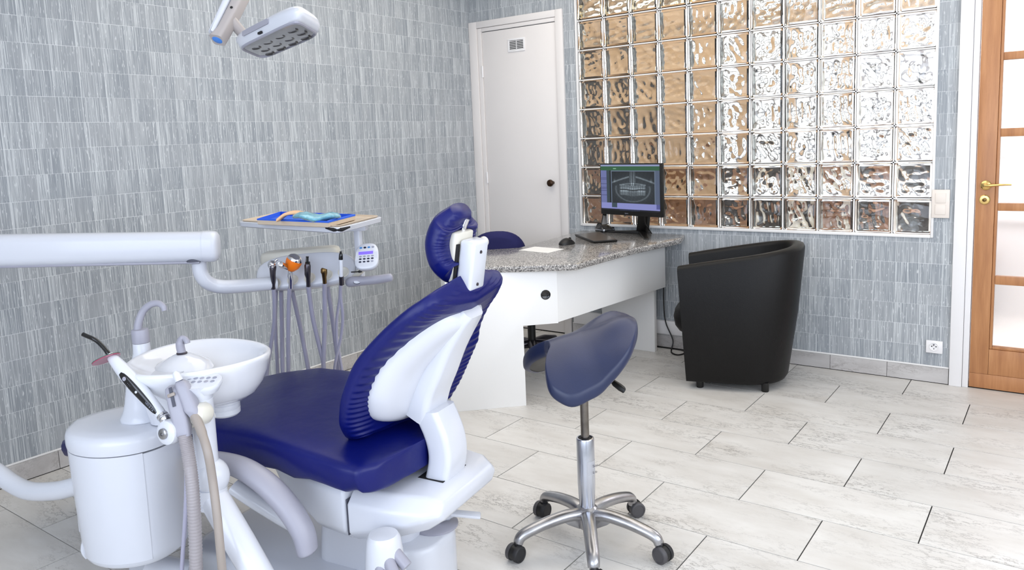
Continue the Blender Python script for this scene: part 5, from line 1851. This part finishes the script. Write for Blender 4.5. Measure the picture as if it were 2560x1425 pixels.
pp_.rings([[Vector((p.x, p.y, z)) for p in pq_] for z in (DZ + 0.0004, DZ + 0.0016)])
pco = sum(pq_, Vector()) / 4
tag(obj('paper_sheet', pp_, M_PAPER, smooth=False, origin=(pco.x, pco.y, DZ)), 'white sheet of paper lying on the granite desk', 'paper')

# black cable that drops from the desk to the floor and loops by the armchair
cbm = MB()
cbm.tube(spl([(1.585, -0.06, 0.50), (1.580, -0.052, 0.30), (1.592, -0.050, 0.18), (1.640, -0.050, 0.07), (1.640, -0.075, 0.008), (1.672, -0.135, 0.006), (1.722, -0.160, 0.006), (1.745, -0.110, 0.006), (1.715, -0.050, 0.006), (1.655, -0.038, 0.006), (1.56, -0.035, 0.006), (1.42, -0.03, 0.006)], 8), 0.0045, n=8)
tag(obj('power_cable', cbm, M_BLACKP, origin=(1.65, -0.08, 0)), 'thin black power cable looped on the floor between desk and armchair', 'cable')

# ------------------------------------------------------------------ black tub armchair
ac = thing('armchair', 'black leather tub armchair facing the desk by the papered wall', 'armchair', (2.083, -0.383, 0))
AO = Vector((2.198, -0.430, 0))
AP_ = Vector((0.961, 0.276, 0))
AQ_ = Vector((-0.276, 0.961, 0))


def aw(p, q, z):
    return AO + AP_ * p + AQ_ * q + UP * z


def upath(pf, pm, pb, hw, n=30):
    """plan outline: straight arms from pf to pm, half ellipse to pb"""
    out = []
    for k in range(9):
        out.append((pf + (pm - pf) * k / 9, -hw))
    for k in range(n + 1):
        a = -PI / 2 + PI * k / n
        c, s_ = sup(a, 0.85)
        out.append((pm + (pb - pm) * c, hw * s_))
    for k in range(9):
        out.append((pm + (pf - pm) * (k + 1) / 9, hw))
    return out


lo = upath(-0.245, 0.02, 0.295, 0.275)
mi = upath(-0.268, 0.04, 0.345, 0.284)
hi = upath(-0.285, 0.05, 0.378, 0.285)
wall_ = MB()
rings = []
nP = len(lo)
for i in range(nP):
    a, b = hi[max(0, i - 1)], hi[min(nP - 1, i + 1)]
    t = Vector((b[0] - a[0], b[1] - a[1])).normalized()
    nin = Vector((-t.y, t.x))
    f = (hi[i][0] + 0.305) / 0.71
    zt = 0.690 + 0.112 * f ** 0.9
    W = 0.070

    def pt(base, z, d):
        return aw(base[0] + nin.x * d, base[1] + nin.y * d, z)
    ring = [pt(lo[i], 0.045, 0.012), pt(lo[i], 0.065, 0.0), pt(mi[i], 0.42, 0.0), pt(hi[i], zt - 0.022, 0.0), pt(hi[i], zt - 0.006, 0.007), pt(hi[i], zt, 0.022),
            pt(hi[i], zt, W - 0.022), pt(hi[i], zt - 0.006, W - 0.007), pt(hi[i], zt - 0.022, W), pt(mi[i], 0.42, W + 0.004), pt(lo[i], 0.30, W + 0.02), pt(lo[i], 0.045, W + 0.02)]
    rings.append(ring)
wall_.rings(rings)
obj('tub_shell', wall_, M_LEATHER, ac, angle=50, bevel=0)
bsm = MB()
bsm.rings([[aw(a, b, z) for a, b in [(-0.235, -0.20), (0.02, -0.20), (0.15, -0.16), (0.215, 0.0), (0.15, 0.16), (0.02, 0.20), (-0.235, 0.20)]] for z in (0.050, 0.30)])
obj('seat_base', bsm, M_LEATHER, ac, bevel=0.012)
csm = MB()
rings = []
for z, s_ in ((0.300, 0.96), (0.330, 1.03), (0.380, 1.06), (0.420, 1.03), (0.445, 0.92), (0.452, 0.6)):
    rings.append([aw(-0.035 + (-0.285 if c < 0 else 0.225) * abs(c) * s_, 0.196 * sn * s_, z) for c, sn in (sup(2 * PI * k / 40, 0.45) for k in range(40))])
csm.rings(rings)
obj('seat_cushion', csm, M_LEATHER, ac, angle=60)
for p, q in ((-0.175, -0.215), (0.175, -0.215), (-0.175, 0.215), (0.175, 0.215)):
    obj('foot', MB().lathe(aw(p, q, 0.0), UP, [(0.018, 0), (0.020, 0.004), (0.021, 0.052)], n=16), M_BLACKP, ac)

# ------------------------------------------------------------------ saddle stool
ss = thing('saddle_stool', 'slate blue saddle stool on a worn chrome five-star base with castors', 'stool', (2.425, -2.48, 0))
SO = Vector((2.414, -2.488, 0))
al = math.radians(15)
SF = (-RV * math.cos(al) - FV * math.sin(al))       # towards the pommel
SL = (FV * math.cos(al) - RV * math.sin(al))        # towards the far flap


def saddle(r, th, off=0.0, sc_=1.0):
    c, s_ = math.cos(th), math.sin(th)
    fwd = max(0.0, c)
    # outline: wide rounded cantle behind, flaps swept forward, narrow waist at the pommel
    R = itp(abs(math.degrees(th)) % 360 if th >= 0 else 0, [(0, 0.120), (16, 0.130), (30, 0.190), (42, 0.232), (58, 0.230), (75, 0.205), (95, 0.192), (120, 0.195), (150, 0.186), (180, 0.180)])
    x = R * r * c
    y = R * r * s_
    f = (x + 0.19) / 0.33
    f = max(0.0, min(1.0, f))
    z0 = itp(x, [(-0.19, 0.800), (-0.14, 0.808), (-0.06, 0.785), (0.02, 0.764), (0.09, 0.752), (0.16, 0.735), (0.24, 0.71)])
    drop = itp(x, [(-0.19, 0.05), (-0.08, 0.085), (0.0, 0.118), (0.10, 0.135), (0.2, 0.125)])
    yy = min(1.12, abs(y) / 0.20)
    z = z0 - drop * yy ** 1.75
    z += 0.020 * math.exp(-((abs(y) - 0.06) / 0.04) ** 2) * math.exp(-((x + 0.10) / 0.07) ** 2)   # cheeks either side of the groove
    return x, y, z


sm2 = MB()
NT, NR = 72, 12
rings = []
thl = [2 * PI * k / NT for k in range(NT)]


def sth(t):
    return t if t <= PI else 2 * PI - t


def spt(r, t, dz, ins=0.0):
    x, y, z = saddle(r, sth(t))
    if t > PI:
        y = -y
    return SO + SF * x + SL * y + UP * (z + dz)


rings = [[spt(r, t, 0.0) for t in thl] for r in (0.02, 0.15, 0.3, 0.45, 0.6, 0.72, 0.82, 0.90, 0.955, 0.985, 1.0)]
rings += [[spt(r, t, dz) for t in thl] for r, dz in ((1.018, -0.016), (1.012, -0.036), (0.975, -0.050), (0.90, -0.056))]
sm2.rings(rings, True, False)
seat2 = obj('seat', sm2, M_SADDLE, ss, angle=80, sub=1)
un = MB()
un.rings([[spt(r, t, dz) for t in thl] for r, dz in ((0.90, -0.055), (0.80, -0.060), (0.5, -0.065), (0.1, -0.065))], False, True)
obj('underside', un, M_BLACKP, ss, angle=60)
obj('seat_plate', MB().box((-0.08, -0.055, 0.655), (0.08, 0.055, 0.685), Matrix((SF, SL, UP)).transposed(), SO), M_BLACKP, ss, bevel=0.006)
lv = MB()
l0, l1, l2 = SO + UP * 0.655, Vector((2.518, -2.471, 0.599)), Vector((2.561, -2.469, 0.576))
lv.tube([l0 + RV * 0.03, l1], 0.006, n=10)
lvo = obj('lever', lv, M_BLACKP, ss)
ld = (l2 - l1).normalized()
pm_ = MB()
pm_.rings([[l1 + (l2 - l1) * f + FV * (a * w) + ld.cross(FV) * (b * w) for a, b in orr(0.032, 0.022, 0.008, 3)] for f, w in ((-0.05, 0.6), (0.1, 0.95), (0.6, 1.1), (0.95, 0.95), (1.0, 0.7))])
obj('lever_paddle', pm_, M_BLACKP, lvo, angle=50)
obj('gas_rod', MB().lathe(SO + UP * 0.36, UP, [(0.0145, 0), (0.0145, 0.32)], n=20), M_ROD, ss)
colm = MB()
colm.lathe(SO + UP * 0.105, UP, [(0.0255, 0), (0.0270, 0.05), (0.0310, 0.12), (0.0310, 0.281), (0.0295, 0.284), (0.025, 0.2845), (0.0245, 0.276)], n=28)
colo = obj('column', colm, M_ALU, ss)
obj('column_seal', MB().lathe(SO + UP * 0.380, UP, [(0.025, 0), (0.025, 0.006), (0.015, 0.010), (0.0148, 0.010)], n=24), M_RUBBER, colo)
# sticker wrapped on the column, print running round out of sight
tw = Vector((3.745, -4.691, 0)) - SO
tw.z = 0
tw.normalize()
sd_ = UP.cross(tw)


def onc(a, z, r=0.0314):
    d = tw * math.cos(a) + sd_ * math.sin(a)
    return SO + d * r + UP * z


stk = MB()
stk.rings([[onc(a, z, 0.0313) for a in [0.15 + 1.5 * k / 12 for k in range(13)]] for z in (0.262, 0.312)], False, False, close=False)
M_STICK = mat('grey_sticker', (176, 176, 180), 0.5)
obj('sticker', stk, M_STICK, colo, angle=80)
for zz, s_ in ((0.293, 'Supp'), (0.270, 'Life')):
    to = txt('lettering', s_, 0.013, (0, 0, 0), (1, 0, 0), (0, 1, 0), M_INK)
    for v in to.data.vertices:
        a = 0.30 + v.co.x / 0.0314
        q = onc(a, zz + v.co.y, 0.0317) - SO
        v.co = q
    to.parent = colo
obj('hub', MB().lathe(SO + UP * 0.060, UP, [(0.028, 0), (0.034, 0.006), (0.038, 0.05), (0.036, 0.075), (0.028, 0.082)], n=28), M_STEEL, ss)
ends = [(2.275, -2.708, 0.071), (2.721, -2.510, 0.126), (2.264, -2.497, 0.114), (2.532, -2.383, 0.149)]
angs = []
for k, e in enumerate([(-0.150, -0.217), (0.268, 0.030), (-0.214, 0.080), (0.038, 0.233), (0.155, -0.225)]):
    e = Vector((e[0], e[1], 0))
    d = e.normalized()
    R_ = 0.265
    n_ = d.cross(UP)
    lg = MB()
    pth = spl([SO + d * 0.010 + UP * 0.112, SO + d * 0.075 + UP * 0.118, SO + d * 0.155 + UP * 0.108, SO + d * 0.225 + UP * 0.090, SO + d * 0.252 + UP * 0.076, SO + d * 0.260 + UP * 0.060], 5)
    lg.tube(pth, [0.0255 - 0.006 * i / (len(pth) - 1) for i in range(len(pth))], n=16, flat=0.85)
    lo_ = obj('leg', lg, M_STEEL, ss, angle=70)
    wb = MB()
    wb.rings([[SO + d * r + n_ * s_ + UP * z for r, z in ((0.03, 0.060), (0.03, 0.108), (0.10, 0.106), (0.075, 0.085))] for s_ in (-0.005, 0.005)])
    obj('web', wb, M_STEEL, lo_, bevel=0.002)
    # twin-wheel castor, each swivelled its own way
    sw2 = [0.5, -0.35, 1.9, -0.5, 0.3][k]
    wd = Vector((math.cos(math.atan2(d.y, d.x) + sw2), math.sin(math.atan2(d.y, d.x) + sw2), 0))
    wa = wd.cross(UP)
    wc_ = SO + d * 0.262 + wd * 0.014 + UP * 0.0285
    ca_ = obj('castor', MB().lathe(wc_ - wa * 0.0105 - UP * 0.0, wa, [(0.020, 0), (0.0265, 0.002), (0.0265, 0.019), (0.020, 0.021)], n=24), M_BLACKP, lo_)
    for sg in (-1, 1):
        cw_ = MB()
        cw_.lathe(wc_ + wa * sg * 0.010, wa * sg, [(0.0285, 0), (0.0285, 0.012), (0.026, 0.015), (0.0215, 0.0155), (0.0205, 0.014), (0.001, 0.0145)], n=28)
        ca2 = obj('castor_wheel', cw_, M_CASTG if sg > 0 else M_RUBBER, lo_, angle=45)
    obj('castor_stem', MB().cyl(SO + d * 0.260 + UP * 0.045, SO + d * 0.260 + UP * 0.068, 0.013, 0.017), M_STEEL, lo_)
